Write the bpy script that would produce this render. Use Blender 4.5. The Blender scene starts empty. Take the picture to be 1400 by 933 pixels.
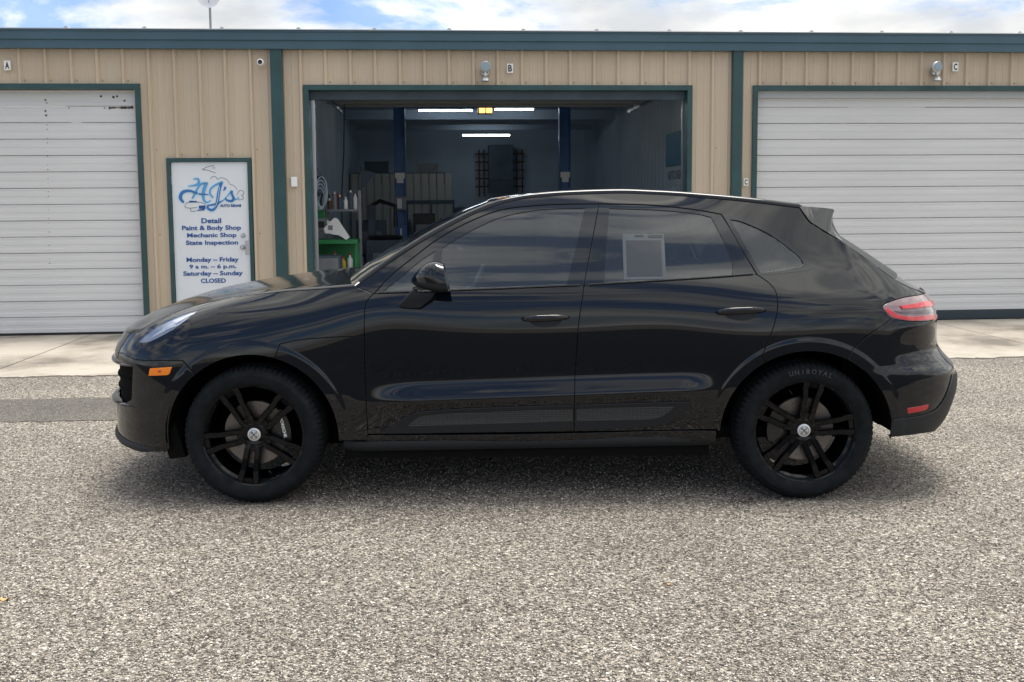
import bpy, bmesh, math, random
import numpy as np
from mathutils import Vector, Matrix
from mathutils.geometry import delaunay_2d_cdt
random.seed(7); np.random.seed(7)
SC = bpy.context.scene
COL = SC.collection
R = math.radians

# ---------------------------------------------------------------- camera
F = 1340.0; PCX = 700.0; PCY = 401.0; CAMH = 1.54
TH = math.atan((401 - 278) / F); ROLL = 0.0075
cf = np.array([0, math.cos(TH), -math.sin(TH)]); cu0 = np.array([0, math.sin(TH), math.cos(TH)]); cr0 = np.array([1., 0, 0])
CR_ = math.cos(ROLL) * cr0 - math.sin(ROLL) * cu0
CU_ = math.sin(ROLL) * cr0 + math.cos(ROLL) * cu0
cam = bpy.data.cameras.new('camera'); cam_o = bpy.data.objects.new('camera', cam); COL.objects.link(cam_o)
cam.sensor_width = 36; cam.lens = 36 * F / 1400; cam.shift_y = -(466.5 - PCY) / 1400
cam.clip_start = 0.05; cam.clip_end = 2000
m = Matrix.Identity(4)
for i in range(3):
    m[i][0] = CR_[i]; m[i][1] = CU_[i]; m[i][2] = -cf[i]
m[2][3] = CAMH
cam_o.matrix_world = m
SC.camera = cam_o

def ray(px, py):
    return cf + CR_ * (px - PCX) / F - CU_ * (py - PCY) / F
def at_y(px, py, Y):
    r = ray(px, py); return np.array([0, 0, CAMH]) + r * (Y / r[1])

# ---------------------------------------------------------------- light
SC.view_settings.view_transform = 'Standard'; SC.view_settings.look = 'None'
SC.view_settings.exposure = 1.46; SC.view_settings.gamma = 1
SUN_EL = R(80); SUN_AZ = R(38)        # azimuth from +Y towards +X
sun = bpy.data.lights.new('sun', 'SUN'); sun.energy = 1.7; sun.angle = R(24); sun.color = (1, .955, .88)
sun_o = bpy.data.objects.new('sun', sun); COL.objects.link(sun_o)
sd = Vector((math.sin(SUN_AZ) * math.cos(SUN_EL), math.cos(SUN_AZ) * math.cos(SUN_EL), math.sin(SUN_EL)))
sun_o.rotation_euler = sd.to_track_quat('Z', 'Y').to_euler()
sun_o.location = (0, 0, 30)
W = bpy.data.worlds.new('World'); SC.world = W; W.use_nodes = True
nt = W.node_tree; nt.nodes.clear()
def N(t, ty, **kw):
    n = t.nodes.new(ty)
    for k, v in kw.items(): setattr(n, k, v)
    return n
def ramp(t, stops, fac=None, interp='LINEAR'):
    r = N(t, 'ShaderNodeValToRGB'); cr = r.color_ramp; cr.interpolation = interp
    while len(cr.elements) < len(stops): cr.elements.new(.5)
    for e, (p, c) in zip(cr.elements, stops):
        e.position = p; e.color = (*c, 1) if len(c) == 3 else c
    if fac is not None: t.links.new(fac, r.inputs[0])
    return r
out = N(nt, 'ShaderNodeOutputWorld'); bg = N(nt, 'ShaderNodeBackground')
sky = N(nt, 'ShaderNodeTexSky', sky_type='NISHITA', sun_disc=False, sun_elevation=SUN_EL, sun_rotation=SUN_AZ)
sky.air_density = 1.0; sky.dust_density = 0.3; sky.ozone_density = 1.5
tc = N(nt, 'ShaderNodeTexCoord'); mp = N(nt, 'ShaderNodeMapping'); mp.inputs['Scale'].default_value = (1, 1, 2.6)
mp.inputs['Location'].default_value = (-1.266, -2.579, 1.598)
nz = N(nt, 'ShaderNodeTexNoise'); nz.inputs['Scale'].default_value = 3.1; nz.inputs['Detail'].default_value = 9; nz.inputs['Roughness'].default_value = .58; nz.inputs['Distortion'].default_value = .25
nt.links.new(tc.outputs['Generated'], mp.inputs[0]); nt.links.new(mp.outputs[0], nz.inputs[0])
# more cloud towards the sun side (thin bright veil round the hidden sun)
sdn = N(nt, 'ShaderNodeVectorMath', operation='DOT_PRODUCT'); sdn.inputs[1].default_value = (math.sin(R(42)) , math.cos(R(42)), .25)
nt.links.new(tc.outputs['Generated'], sdn.inputs[0])
ad = N(nt, 'ShaderNodeMath', operation='MULTIPLY_ADD'); ad.inputs[1].default_value = .10; nt.links.new(sdn.outputs['Value'], ad.inputs[0]); nt.links.new(nz.outputs['Fac'], ad.inputs[2])
cl = ramp(nt, [(.415, (.22, .22, .22)), (.475, (.85, .85, .85)), (.54, (1, 1, 1))], ad.outputs[0])
nz2 = N(nt, 'ShaderNodeTexNoise'); nz2.inputs['Scale'].default_value = 5.5; nz2.inputs['Detail'].default_value = 7
mp2 = N(nt, 'ShaderNodeMapping'); mp2.inputs['Scale'].default_value = (1, 1, 2.6); mp2.inputs['Location'].default_value = (-1.266, -2.579, 1.678)
nt.links.new(tc.outputs['Generated'], mp2.inputs[0]); nt.links.new(mp2.outputs[0], nz2.inputs[0])
cc = ramp(nt, [(.38, (2.1, 2.16, 2.22)), (.50, (2.8, 2.8, 2.74)), (.62, (4.0, 3.93, 3.8))], nz2.outputs['Fac'])
# clouds (a thin veil everywhere) brighten towards the hidden sun
sdt = N(nt, 'ShaderNodeVectorMath', operation='DOT_PRODUCT'); sdt.inputs[1].default_value = tuple(sd); nt.links.new(tc.outputs['Generated'], sdt.inputs[0])
glow = ramp(nt, [(0, (1, 1, 1)), (.3, (1.0, 1.0, 1.0)), (.6, (1.45, 1.45, 1.43)), (.8, (2.0, 1.98, 1.92)), (1, (3.0, 2.95, 2.8))], sdt.outputs['Value'])
cm2 = N(nt, 'ShaderNodeMix', data_type='RGBA', blend_type='MULTIPLY'); cm2.inputs[0].default_value = 1; nt.links.new(cc.outputs[0], cm2.inputs[6]); nt.links.new(glow.outputs[0], cm2.inputs[7])
sk2 = N(nt, 'ShaderNodeMix', data_type='RGBA', blend_type='MULTIPLY'); sk2.inputs[0].default_value = 1; nt.links.new(sky.outputs[0], sk2.inputs[6]); sk2.inputs[7].default_value = (.22, .33, .48, 1)
mx = N(nt, 'ShaderNodeMix', data_type='RGBA')
sx_ = N(nt, 'ShaderNodeSeparateXYZ'); nt.links.new(tc.outputs['Generated'], sx_.inputs[0]); hz = ramp(nt, [(0, (.9, .9, .9)), (.06, (.75, .75, .75)), (.17, (0, 0, 0))], sx_.outputs['Z'], 'EASE')   # pale air near the horizon
hm = N(nt, 'ShaderNodeMath', operation='MAXIMUM'); nt.links.new(cl.outputs[0], hm.inputs[0]); nt.links.new(hz.outputs[0], hm.inputs[1])
nt.links.new(hm.outputs[0], mx.inputs[0]); nt.links.new(sk2.outputs[2], mx.inputs[6]); nt.links.new(cm2.outputs[2], mx.inputs[7])
nt.links.new(mx.outputs[2], bg.inputs[0]); bg.inputs[1].default_value = 0.13
nt.links.new(bg.outputs[0], out.inputs[0])

# ---------------------------------------------------------------- helpers
def smat(name, col, rough=.5, metal=0, var=.0, vscale=6, bump=0, bscale=60, coat=0, spec=.5, emit=None, estr=0, alpha=None, trans=0, stretch=None):
    ma = bpy.data.materials.new(name); ma.use_nodes = True; t = ma.node_tree
    b = t.nodes['Principled BSDF']
    b.inputs['Base Color'].default_value = (*col, 1); b.inputs['Roughness'].default_value = rough
    b.inputs['Metallic'].default_value = metal; b.inputs['Coat Weight'].default_value = coat
    b.inputs['Coat Roughness'].default_value = .02; b.inputs['Specular IOR Level'].default_value = spec
    b.inputs['Transmission Weight'].default_value = trans
    if emit: b.inputs['Emission Color'].default_value = (*emit, 1); b.inputs['Emission Strength'].default_value = estr
    if var or bump:
        co = N(t, 'ShaderNodeTexCoord'); mpp = N(t, 'ShaderNodeMapping')
        if stretch: mpp.inputs['Scale'].default_value = stretch
        t.links.new(co.outputs['Object'], mpp.inputs[0])
    if var:
        n = N(t, 'ShaderNodeTexNoise'); n.inputs['Scale'].default_value = vscale; n.inputs['Detail'].default_value = 6
        t.links.new(mpp.outputs[0], n.inputs[0])
        r = ramp(t, [(.3, tuple(c * (1 - var) for c in col)), (.7, tuple(min(1, c * (1 + var)) for c in col))], n.outputs['Fac'])
        t.links.new(r.outputs[0], b.inputs['Base Color'])
        r2 = ramp(t, [(.3, (min(1, rough * 1.2),) * 3), (.7, (rough * .85,) * 3)], n.outputs['Fac']); t.links.new(r2.outputs[0], b.inputs['Roughness'])
    if bump:
        n = N(t, 'ShaderNodeTexNoise'); n.inputs['Scale'].default_value = bscale; n.inputs['Detail'].default_value = 4
        t.links.new(mpp.outputs[0], n.inputs[0])
        bp = N(t, 'ShaderNodeBump'); bp.inputs['Strength'].default_value = bump; bp.inputs['Distance'].default_value = .004
        t.links.new(n.outputs['Fac'], bp.inputs['Height']); t.links.new(bp.outputs[0], b.inputs['Normal'])
    return ma

def tag(o, label=None, cat=None, group=None, kind=None):
    if label: o['label'] = label
    if cat: o['category'] = cat
    if group: o['group'] = group
    if kind: o['kind'] = kind
    return o
def empty(name, loc=(0, 0, 0), rz=0, parent=None):
    o = bpy.data.objects.new(name, None); COL.objects.link(o); o.location = loc; o.rotation_euler = (0, 0, rz)
    o.empty_display_size = .1
    if parent: o.parent = parent
    return o
class MB:
    def __init__(s): s.v = []; s.f = []; s.mi = []
    def add(s, vs, fs, mi=0):
        o = len(s.v); s.v += [tuple(p) for p in vs]; s.f += [tuple(i + o for i in f) for f in fs]; s.mi += [mi] * len(fs); return s
    def box(s, x0, x1, y0, y1, z0, z1, mi=0):
        v = [(x, y, z) for x in (x0, x1) for y in (y0, y1) for z in (z0, z1)]
        return s.add(v, [(0, 1, 3, 2), (4, 6, 7, 5), (0, 4, 5, 1), (2, 3, 7, 6), (0, 2, 6, 4), (1, 5, 7, 3)], mi)
    def bbox(s, x0, x1, y0, y1, z0, z1, b=.004, mi=0):      # bevelled box
        bm = bmesh.new(); bmesh.ops.create_cube(bm, size=1)
        for v in bm.verts: v.co = Vector(((x0 + x1) / 2 + v.co.x * (x1 - x0), (y0 + y1) / 2 + v.co.y * (y1 - y0), (z0 + z1) / 2 + v.co.z * (z1 - z0)))
        bmesh.ops.bevel(bm, geom=bm.edges[:], offset=b, segments=2, affect='EDGES', profile=.6)
        bm.verts.index_update()
        s.add([v.co[:] for v in bm.verts], [[v.index for v in f.verts] for f in bm.faces], mi); bm.free(); return s
    def tube(s, pts, r, n=8, cap=True, mi=0):
        pts = [Vector(p) for p in pts]; rs = r if hasattr(r, '__len__') else [r] * len(pts)
        vs = []; ref = None
        for i, p in enumerate(pts):
            d = (pts[min(i + 1, len(pts) - 1)] - pts[max(i - 1, 0)]).normalized()
            if ref is None:
                ref = Vector((0, 0, 1)) if abs(d.z) < .9 else Vector((1, 0, 0))
            a = d.cross(ref).normalized(); b = a.cross(d).normalized(); ref = b
            for k in range(n):
                t = 2 * math.pi * k / n; vs.append(p + (a * math.cos(t) + b * math.sin(t)) * rs[i])
        fs = [(i * n + k, i * n + (k + 1) % n, (i + 1) * n + (k + 1) % n, (i + 1) * n + k) for i in range(len(pts) - 1) for k in range(n)]
        if cap: fs += [tuple(range(n))[::-1], tuple((len(pts) - 1) * n + k for k in range(n))]
        return s.add(vs, fs, mi)
    def lathe(s, prof, n=32, axis='y', c=(0, 0, 0), closed=False, mi=0, rfun=None):
        vs = []                                            # prof: (radius, along axis)
        for k in range(n):
            t = 2 * math.pi * k / n; ct, st = math.cos(t), math.sin(t)
            for j, (r, a) in enumerate(prof):
                if rfun: r = rfun(k, j, r)
                if axis == 'y': vs.append((c[0] + r * ct, c[1] + a, c[2] + r * st))
                elif axis == 'z': vs.append((c[0] + r * ct, c[1] + r * st, c[2] + a))
                else: vs.append((c[0] + a, c[1] + r * ct, c[2] + r * st))
        P = len(prof); fs = []
        for k in range(n):
            for j in range(P - 1 + (1 if closed else 0)):
                a = k * P + j; b = k * P + (j + 1) % P; c2 = ((k + 1) % n) * P + (j + 1) % P; d = ((k + 1) % n) * P + j
                fs.append((a, b, c2, d))
        return s.add(vs, fs, mi)
    def prism(s, poly, a0, a1, axis='y', mi=0):            # poly in the two other axes
        n = len(poly)
        def mk(p, a):
            return (p[0], a, p[1]) if axis == 'y' else ((p[0], p[1], a) if axis == 'z' else (a, p[0], p[1]))
        vs = [mk(p, a0) for p in poly] + [mk(p, a1) for p in poly]
        fs = [tuple(range(n)), tuple(range(2 * n - 1, n - 1, -1))] + [(i, i + n, (i + 1) % n + n, (i + 1) % n) for i in range(n)]
        return s.add(vs, fs, mi)
    def build(s, name, mat, parent=None, smooth=False, fix=True, ang=35):
        me = bpy.data.meshes.new(name); me.from_pydata(s.v, [], s.f)
        for mm in (mat if isinstance(mat, (list, tuple)) else [mat]): me.materials.append(mm)
        if any(s.mi): me.polygons.foreach_set('material_index', s.mi)
        if fix:
            bm = bmesh.new(); bm.from_mesh(me); bmesh.ops.recalc_face_normals(bm, faces=bm.faces[:]); bm.to_mesh(me); bm.free()
        if smooth:
            me.polygons.foreach_set('use_smooth', [True] * len(me.polygons))
            me.set_sharp_from_angle(angle=R(ang))
        me.update()
        o = bpy.data.objects.new(name, me); COL.objects.link(o)
        if parent: o.parent = parent
        return o
def grid_mesh(name, rows, mat, parent=None, smooth=True, flip=False):
    rows = np.asarray(rows); a, b = rows.shape[:2]
    mb = MB(); fs = [(i * b + j, i * b + j + 1, (i + 1) * b + j + 1, (i + 1) * b + j) for i in range(a - 1) for j in range(b - 1)]
    if flip: fs = [f[::-1] for f in fs]
    mb.add(rows.reshape(-1, 3).tolist(), fs)
    return mb.build(name, mat, parent, smooth, fix=False, ang=50)
def text_obj(name, body, mat, width=None, height=None, parent=None, loc=(0, 0, 0), rot=(R(90), 0, 0), bold=.0, extrude=.002, shear=0):
    cu = bpy.data.curves.new(name, 'FONT'); cu.body = body; cu.align_x = 'CENTER'; cu.align_y = 'CENTER'; cu.size = 1
    cu.offset = bold; cu.extrude = .02; cu.shear = shear; cu.resolution_u = 3
    to = bpy.data.objects.new('tmp', cu); COL.objects.link(to); bpy.context.view_layer.update()
    me = bpy.data.meshes.new_from_object(to.evaluated_get(bpy.context.evaluated_depsgraph_get())); bpy.data.objects.remove(to)
    co = np.empty(len(me.vertices) * 3); me.vertices.foreach_get('co', co); co = co.reshape(-1, 3)
    mn, mxx = co.min(0), co.max(0); sz = mxx - mn; co -= (mn + mxx) / 2
    sx = width / sz[0] if width else None; sy = height / sz[1] if height else None
    sx = sx or sy; sy = sy or sx
    co[:, 0] *= sx; co[:, 1] *= sy; co[:, 2] *= extrude / .04
    me.vertices.foreach_set('co', co.ravel()); me.materials.clear(); me.materials.append(mat); me.update()
    o = bpy.data.objects.new(name, me); COL.objects.link(o); o.location = loc; o.rotation_euler = rot
    if parent: o.parent = parent
    return o
def ribbon(mb, pts, w, y=0, t=.0015, mi=0):                 # flat painted stroke in the x-z plane
    pts = [np.array(p, float) for p in pts]; q = []
    n = len(pts)
    for i in range(n - 1):                                   # Catmull-Rom
        p0, p1, p2, p3 = pts[max(i - 1, 0)], pts[i], pts[i + 1], pts[min(i + 2, n - 1)]
        for k in range(6):
            s = k / 6; q.append((.5 * ((2 * p1) + (-p0 + p2) * s + (2 * p0 - 5 * p1 + 4 * p2 - p3) * s * s + (-p0 + 3 * p1 - 3 * p2 + p3) * s ** 3), (i + s) / (n - 1)))
    q.append((pts[-1], 1.)); L = []; Rr = []
    for i, (p, s) in enumerate(q):
        d = q[min(i + 1, len(q) - 1)][0] - q[max(i - 1, 0)][0]; d = d / (np.linalg.norm(d) + 1e-9); nn = np.array([-d[1], d[0]])
        ww = np.interp(s, np.linspace(0, 1, len(w)), w) / 2 if hasattr(w, '__len__') else w / 2
        L.append(p + nn * ww); Rr.append(p - nn * ww)
    k = len(q); vs = [(a[0], y - t, a[1]) for a in L] + [(a[0], y - t, a[1]) for a in Rr]
    mb.add(vs, [(i, i + 1, k + i + 1, k + i) for i in range(k - 1)], mi)

# ---------------------------------------------------------------- materials
M = {}
M['beige'] = smat('beige_siding', (.51, .415, .30), .5, var=.09, vscale=1.2, stretch=(1, 1, .15))
M['green'] = smat('green_trim', (.018, .060, .063), .4, var=.15, vscale=3)
M['fascia'] = smat('fascia_blue_green', (.048, .105, .14), .38, var=.10, vscale=1.5)
M['roofm'] = smat('galvalume', (.55, .56, .56), .35, metal=.7)
M['whitedoor'] = smat('white_door_steel', (.60, .60, .59), .5, var=.07, vscale=1.6, stretch=(.35, 1, 2.5), bump=.15, bscale=3)
M['leaf'] = smat('entry_door_white', (.70, .73, .75), .4, var=.03, vscale=2)
M['navy'] = smat('navy_lettering', (.012, .075, .28), .5)
M['lblue'] = smat('logo_light_blue', (.10, .33, .60), .5); M['mblue'] = smat('logo_mid_blue', (.035, .16, .42), .5)
M['pale'] = smat('logo_pale', (.55, .72, .85), .5); M['greyline'] = smat('logo_grey_line', (.18, .2, .24), .5)
M['steel'] = smat('brushed_steel', (.5, .5, .5), .3, metal=1, bump=.1); M['white'] = smat('white_paint', (.78, .78, .76), .5)
M['blackp'] = smat('black_plastic', (.012, .012, .013), .5); M['rubber'] = smat('dark_rubber', (.02, .02, .021), .8)
M['screw'] = smat('screw_grey', (.14, .12, .1), .5)
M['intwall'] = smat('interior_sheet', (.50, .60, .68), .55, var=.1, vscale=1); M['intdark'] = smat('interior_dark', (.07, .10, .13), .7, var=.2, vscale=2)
M['insul'] = smat('ceiling_insulation', (.34, .42, .52), .6, bump=.5, bscale=6)
M['slab'] = smat('shop_floor', (.25, .26, .26), .5, var=.2, vscale=1.5)
M['liftblue'] = smat('lift_blue', (.025, .12, .34), .4, var=.15, vscale=5)
M['shopgreen'] = smat('shop_green', (.02, .20, .06), .4, var=.15, vscale=8)
M['tube'] = smat('lamp_tube', (.9, .95, 1), .4, emit=(.85, .95, 1), estr=6); M['orange_lamp'] = smat('opener_lamp', (1, .5, .15), .4, emit=(1, .42, .10), estr=1.5)
M['brown'] = smat('rust_brown', (.10, .045, .035), .7); M['grey'] = smat('mid_grey', (.2, .21, .22), .5, var=.1)
M['redp'] = smat('tool_red', (.35, .03, .03), .5); M['yell'] = smat('tool_yellow', (.6, .4, .05), .5)
M['cyan'] = smat('banner_blue', (.03, .20, .34), .5); M['glassw'] = smat('window_pane', (.25, .32, .36), .1)

# ground materials
def gravel(name, tint=(1, 1, 1), dark=0., scale=85):
    ma = bpy.data.materials.new(name); ma.use_nodes = True; t = ma.node_tree; b = t.nodes['Principled BSDF']
    co = N(t, 'ShaderNodeTexCoord'); v = N(t, 'ShaderNodeTexVoronoi'); v.inputs['Scale'].default_value = scale; v.inputs['Randomness'].default_value = 1
    v.feature = 'F1'
    nzz = N(t, 'ShaderNodeTexNoise'); nzz.inputs['Scale'].default_value = 60; nzz.inputs['Detail'].default_value = 3
    vm = N(t, 'ShaderNodeMix', data_type='VECTOR'); vm.inputs[0].default_value = .012
    t.links.new(co.outputs['Object'], vm.inputs[4]); t.links.new(co.outputs['Object'], nzz.inputs[0]); t.links.new(nzz.outputs['Color'], vm.inputs[5])
    t.links.new(vm.outputs[1], v.inputs['Vector'])
    sep = N(t, 'ShaderNodeSeparateColor'); t.links.new(v.outputs['Color'], sep.inputs[0])
    stone = ramp(t, [(0, (.04, .036, .032)), (.25, (.13, .118, .102)), (.5, (.26, .236, .205)), (.8, (.36, .333, .295)), (.93, (.48, .455, .415)), (1, (.72, .70, .67))], sep.outputs[0])
    ed = N(t, 'ShaderNodeTexVoronoi'); ed.feature = 'DISTANCE_TO_EDGE'; ed.inputs['Scale'].default_value = scale; t.links.new(vm.outputs[1], ed.inputs['Vector'])
    edr = ramp(t, [(0, (.30, .30, .30)), (.22, (1, 1, 1))], ed.outputs['Distance'])
    mul = N(t, 'ShaderNodeMix', data_type='RGBA', blend_type='MULTIPLY'); mul.inputs[0].default_value = .7
    t.links.new(stone.outputs[0], mul.inputs[6]); t.links.new(edr.outputs[0], mul.inputs[7])
    big = N(t, 'ShaderNodeTexNoise'); big.inputs['Scale'].default_value = .9; big.inputs['Detail'].default_value = 8; big.inputs['Roughness'].default_value = .6
    t.links.new(co.outputs['Object'], big.inputs[0])
    bigr = ramp(t, [(.35, (.80 * tint[0], .77 * tint[1], .74 * tint[2])), (.62, (1.10 * tint[0], 1.06 * tint[1], 1.0 * tint[2]))], big.outputs['Fac'])
    mul2 = N(t, 'ShaderNodeMix', data_type='RGBA', blend_type='MULTIPLY'); mul2.inputs[0].default_value = 1
    t.links.new(mul.outputs[2], mul2.inputs[6]); t.links.new(bigr.outputs[0], mul2.inputs[7])
    last = mul2.outputs[2]
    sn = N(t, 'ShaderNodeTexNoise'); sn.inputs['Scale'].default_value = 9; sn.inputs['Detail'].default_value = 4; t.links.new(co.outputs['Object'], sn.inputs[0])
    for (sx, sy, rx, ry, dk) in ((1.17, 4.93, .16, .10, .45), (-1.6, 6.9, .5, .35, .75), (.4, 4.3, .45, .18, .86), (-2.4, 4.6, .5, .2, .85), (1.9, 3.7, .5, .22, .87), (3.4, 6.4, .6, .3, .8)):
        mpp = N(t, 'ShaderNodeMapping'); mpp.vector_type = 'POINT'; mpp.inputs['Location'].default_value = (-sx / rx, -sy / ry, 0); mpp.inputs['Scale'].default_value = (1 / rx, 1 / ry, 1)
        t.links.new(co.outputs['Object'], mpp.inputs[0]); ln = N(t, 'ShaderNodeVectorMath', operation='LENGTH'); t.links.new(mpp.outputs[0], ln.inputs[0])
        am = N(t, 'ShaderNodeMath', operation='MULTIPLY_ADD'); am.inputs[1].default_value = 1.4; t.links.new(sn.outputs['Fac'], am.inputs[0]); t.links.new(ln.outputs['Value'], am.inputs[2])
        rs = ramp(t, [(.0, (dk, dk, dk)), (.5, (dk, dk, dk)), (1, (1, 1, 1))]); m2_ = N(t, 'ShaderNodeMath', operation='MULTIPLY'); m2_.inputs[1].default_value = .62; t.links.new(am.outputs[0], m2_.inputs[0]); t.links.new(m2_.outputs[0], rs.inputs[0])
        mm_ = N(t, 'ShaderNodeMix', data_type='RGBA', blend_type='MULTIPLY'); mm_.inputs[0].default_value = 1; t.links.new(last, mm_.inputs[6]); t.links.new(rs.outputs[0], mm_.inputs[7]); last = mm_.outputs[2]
    t.links.new(last, b.inputs['Base Color'])
    b.inputs['Roughness'].default_value = .75
    hr = N(t, 'ShaderNodeMath', operation='MULTIPLY'); rr = N(t, 'ShaderNodeMath', operation='ADD'); rr.inputs[1].default_value = .6
    t.links.new(sep.outputs[1], rr.inputs[0]); sm = ramp(t, [(0, (0, 0, 0)), (.35, (1, 1, 1))], ed.outputs['Distance'], 'EASE')
    t.links.new(sm.outputs[0], hr.inputs[0]); t.links.new(rr.outputs[0], hr.inputs[1])
    bp = N(t, 'ShaderNodeBump'); bp.inputs['Strength'].default_value = .8; bp.inputs['Distance'].default_value = .004
    t.links.new(hr.outputs[0], bp.inputs['Height']); t.links.new(bp.outputs[0], b.inputs['Normal'])
    return ma
def concrete():
    ma = bpy.data.materials.new('concrete_apron'); ma.use_nodes = True; t = ma.node_tree; b = t.nodes['Principled BSDF']
    co = N(t, 'ShaderNodeTexCoord')
    a = N(t, 'ShaderNodeTexNoise'); a.inputs['Scale'].default_value = .8; a.inputs['Detail'].default_value = 8; a.inputs['Roughness'].default_value = .65
    t.links.new(co.outputs['Object'], a.inputs[0])
    r = ramp(t, [(.36, (.13, .115, .095)), (.47, (.27, .24, .20)), (.60, (.37, .335, .285))], a.outputs['Fac'])
    s = N(t, 'ShaderNodeTexNoise'); s.inputs['Scale'].default_value = 90; s.inputs['Detail'].default_value = 3; t.links.new(co.outputs['Object'], s.inputs[0])
    sr = ramp(t, [(.3, (.8, .8, .8)), (.6, (1.05, 1.05, 1.05))], s.outputs['Fac'])
    mu = N(t, 'ShaderNodeMix', data_type='RGBA', blend_type='MULTIPLY'); mu.inputs[0].default_value = 1
    t.links.new(r.outputs[0], mu.inputs[6]); t.links.new(sr.outputs[0], mu.inputs[7]); t.links.new(mu.outputs[2], b.inputs['Base Color'])
    b.inputs['Roughness'].default_value = .8
    bp = N(t, 'ShaderNodeBump'); bp.inputs['Strength'].default_value = .3; bp.inputs['Distance'].default_value = .003
    t.links.new(s.outputs['Fac'], bp.inputs['Height']); t.links.new(bp.outputs[0], b.inputs['Normal'])
    return ma
M['gravel'] = gravel('chip_seal_gravel', scale=105); M['patch'] = gravel('worn_asphalt', (.55, .56, .58), scale=160); M['conc'] = concrete()

# ---------------------------------------------------------------- ground
AL = R(4.27)
BO = Vector((0, 12.0, 0)); BU = Vector((math.cos(AL), math.sin(AL), 0)); BV = Vector((-math.sin(AL), math.cos(AL), 0))
def bw(u, v, z=0): return BO + BU * u + BV * v + Vector((0, 0, z))
g = MB(); g.add([(-300, -300, 0), (300, -300, 0), (300, 300, 0), (-300, 300, 0)], [(0, 1, 2, 3)])
tag(g.build('ground', M['gravel'], fix=False), kind='structure')
def strip(name, u0, u1, edge0, edge1, z, mat, jag=0):
    pts = []; n = 160
    lo = [(u0 + (u1 - u0) * i / n, edge0 + random.uniform(-jag, jag)) for i in range(n + 1)]
    hi = [(u0 + (u1 - u0) * i / n, edge1 + random.uniform(-jag, jag)) for i in range(n + 1)]
    mb = MB(); vs = [bw(u, v, z) for u, v in lo] + [bw(u, v, z) for u, v in hi]
    mb.add(vs, [(i, i + 1, n + 2 + i, n + 1 + i) for i in range(n)])
    return tag(mb.build(name, mat, fix=False), kind='structure')
strip('asphalt_patch', -14, -.8, -4.78, -3.95, .004, M['patch'], .035)
# unseen dark asphalt, added behind the camera to darken the door reflections
rd = MB(); rd.add([(-120, -14, .004), (120, -14, .004), (120, 2.5, .004), (-120, 2.5, .004)], [(0, 1, 2, 3)]); tag(rd.build('unseen_asphalt', gravel('dark_asphalt', (.16, .165, .18), scale=140), fix=False), kind='structure')
# loose chippings lying proud of the seal
def chips():
    rng = np.random.default_rng(5); n = 120000; y = 2.75 + 6.4 * rng.random(n) ** 1.5; x = (rng.random(n) * 2 - 1) * (.60 * y + .2)
    rel = np.stack([x, y - 12], 1); vv = rel @ np.array([-math.sin(AL), math.cos(AL)]); uu = rel @ np.array([math.cos(AL), math.sin(AL)])
    k = (vv < -2.88) & ~((vv > -4.80) & (vv < -3.93) & (uu < -.8) & (rng.random(n) < .97)); x, y = x[k], y[k]; n = len(x)
    base = np.array([(1, 0, 0), (0, 1, 0), (-1, 0, 0), (0, -1, 0), (.1, .1, 1), (0, 0, -.6)], float); fc = np.array([(0, 1, 4), (1, 2, 4), (2, 3, 4), (3, 0, 4), (1, 0, 5), (2, 1, 5), (3, 2, 5), (0, 3, 5)])
    V = base[None] * (1 + rng.uniform(-.38, .38, (n, 6, 1))) + rng.uniform(-.22, .22, (n, 6, 3)); a = rng.random(n) * 6.283; c, s_ = np.cos(a), np.sin(a)
    r = rng.uniform(.0026, .0066, n)[:, None]; X = (V[:, :, 0] * c[:, None] - V[:, :, 1] * s_[:, None]) * r + x[:, None]; Y = (V[:, :, 0] * s_[:, None] + V[:, :, 1] * c[:, None]) * r * .8 + y[:, None]; Z = V[:, :, 2] * r * .6 + .0012
    P = np.stack([X, Y, Z], -1).reshape(-1, 3); Fc = (fc[None] + (np.arange(n) * 6)[:, None, None]).reshape(-1, 3)
    me = bpy.data.meshes.new('loose_gravel'); me.vertices.add(len(P)); me.vertices.foreach_set('co', P.ravel()); me.loops.add(Fc.size); me.loops.foreach_set('vertex_index', Fc.ravel().astype(np.int32))
    me.polygons.add(len(Fc)); me.polygons.foreach_set('loop_start', (np.arange(len(Fc)) * 3).astype(np.int32)); me.polygons.foreach_set('loop_total', np.full(len(Fc), 3, np.int32))
    at = me.attributes.new('tone', 'FLOAT', 'POINT'); at.data.foreach_set('value', np.repeat(rng.random(n), 6).astype(np.float32)); me.update(); me.validate()
    ma = bpy.data.materials.new('chipping'); ma.use_nodes = True; t = ma.node_tree; an = N(t, 'ShaderNodeAttribute'); an.attribute_name = 'tone'
    rp = ramp(t, [(0, (.055, .048, .041)), (.25, (.13, .115, .097)), (.45, (.225, .198, .167)), (.7, (.365, .33, .285)), (.9, (.50, .465, .415)), (1, (.66, .63, .58))], an.outputs['Fac']); t.links.new(rp.outputs[0], t.nodes['Principled BSDF'].inputs['Base Color']); t.nodes['Principled BSDF'].inputs['Roughness'].default_value = .7
    me.materials.append(ma); o = bpy.data.objects.new('loose_gravel', me); COL.objects.link(o); tag(o, 'loose tan and grey stone chippings spread over the lot', 'gravel', kind='stuff')
chips()
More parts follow.
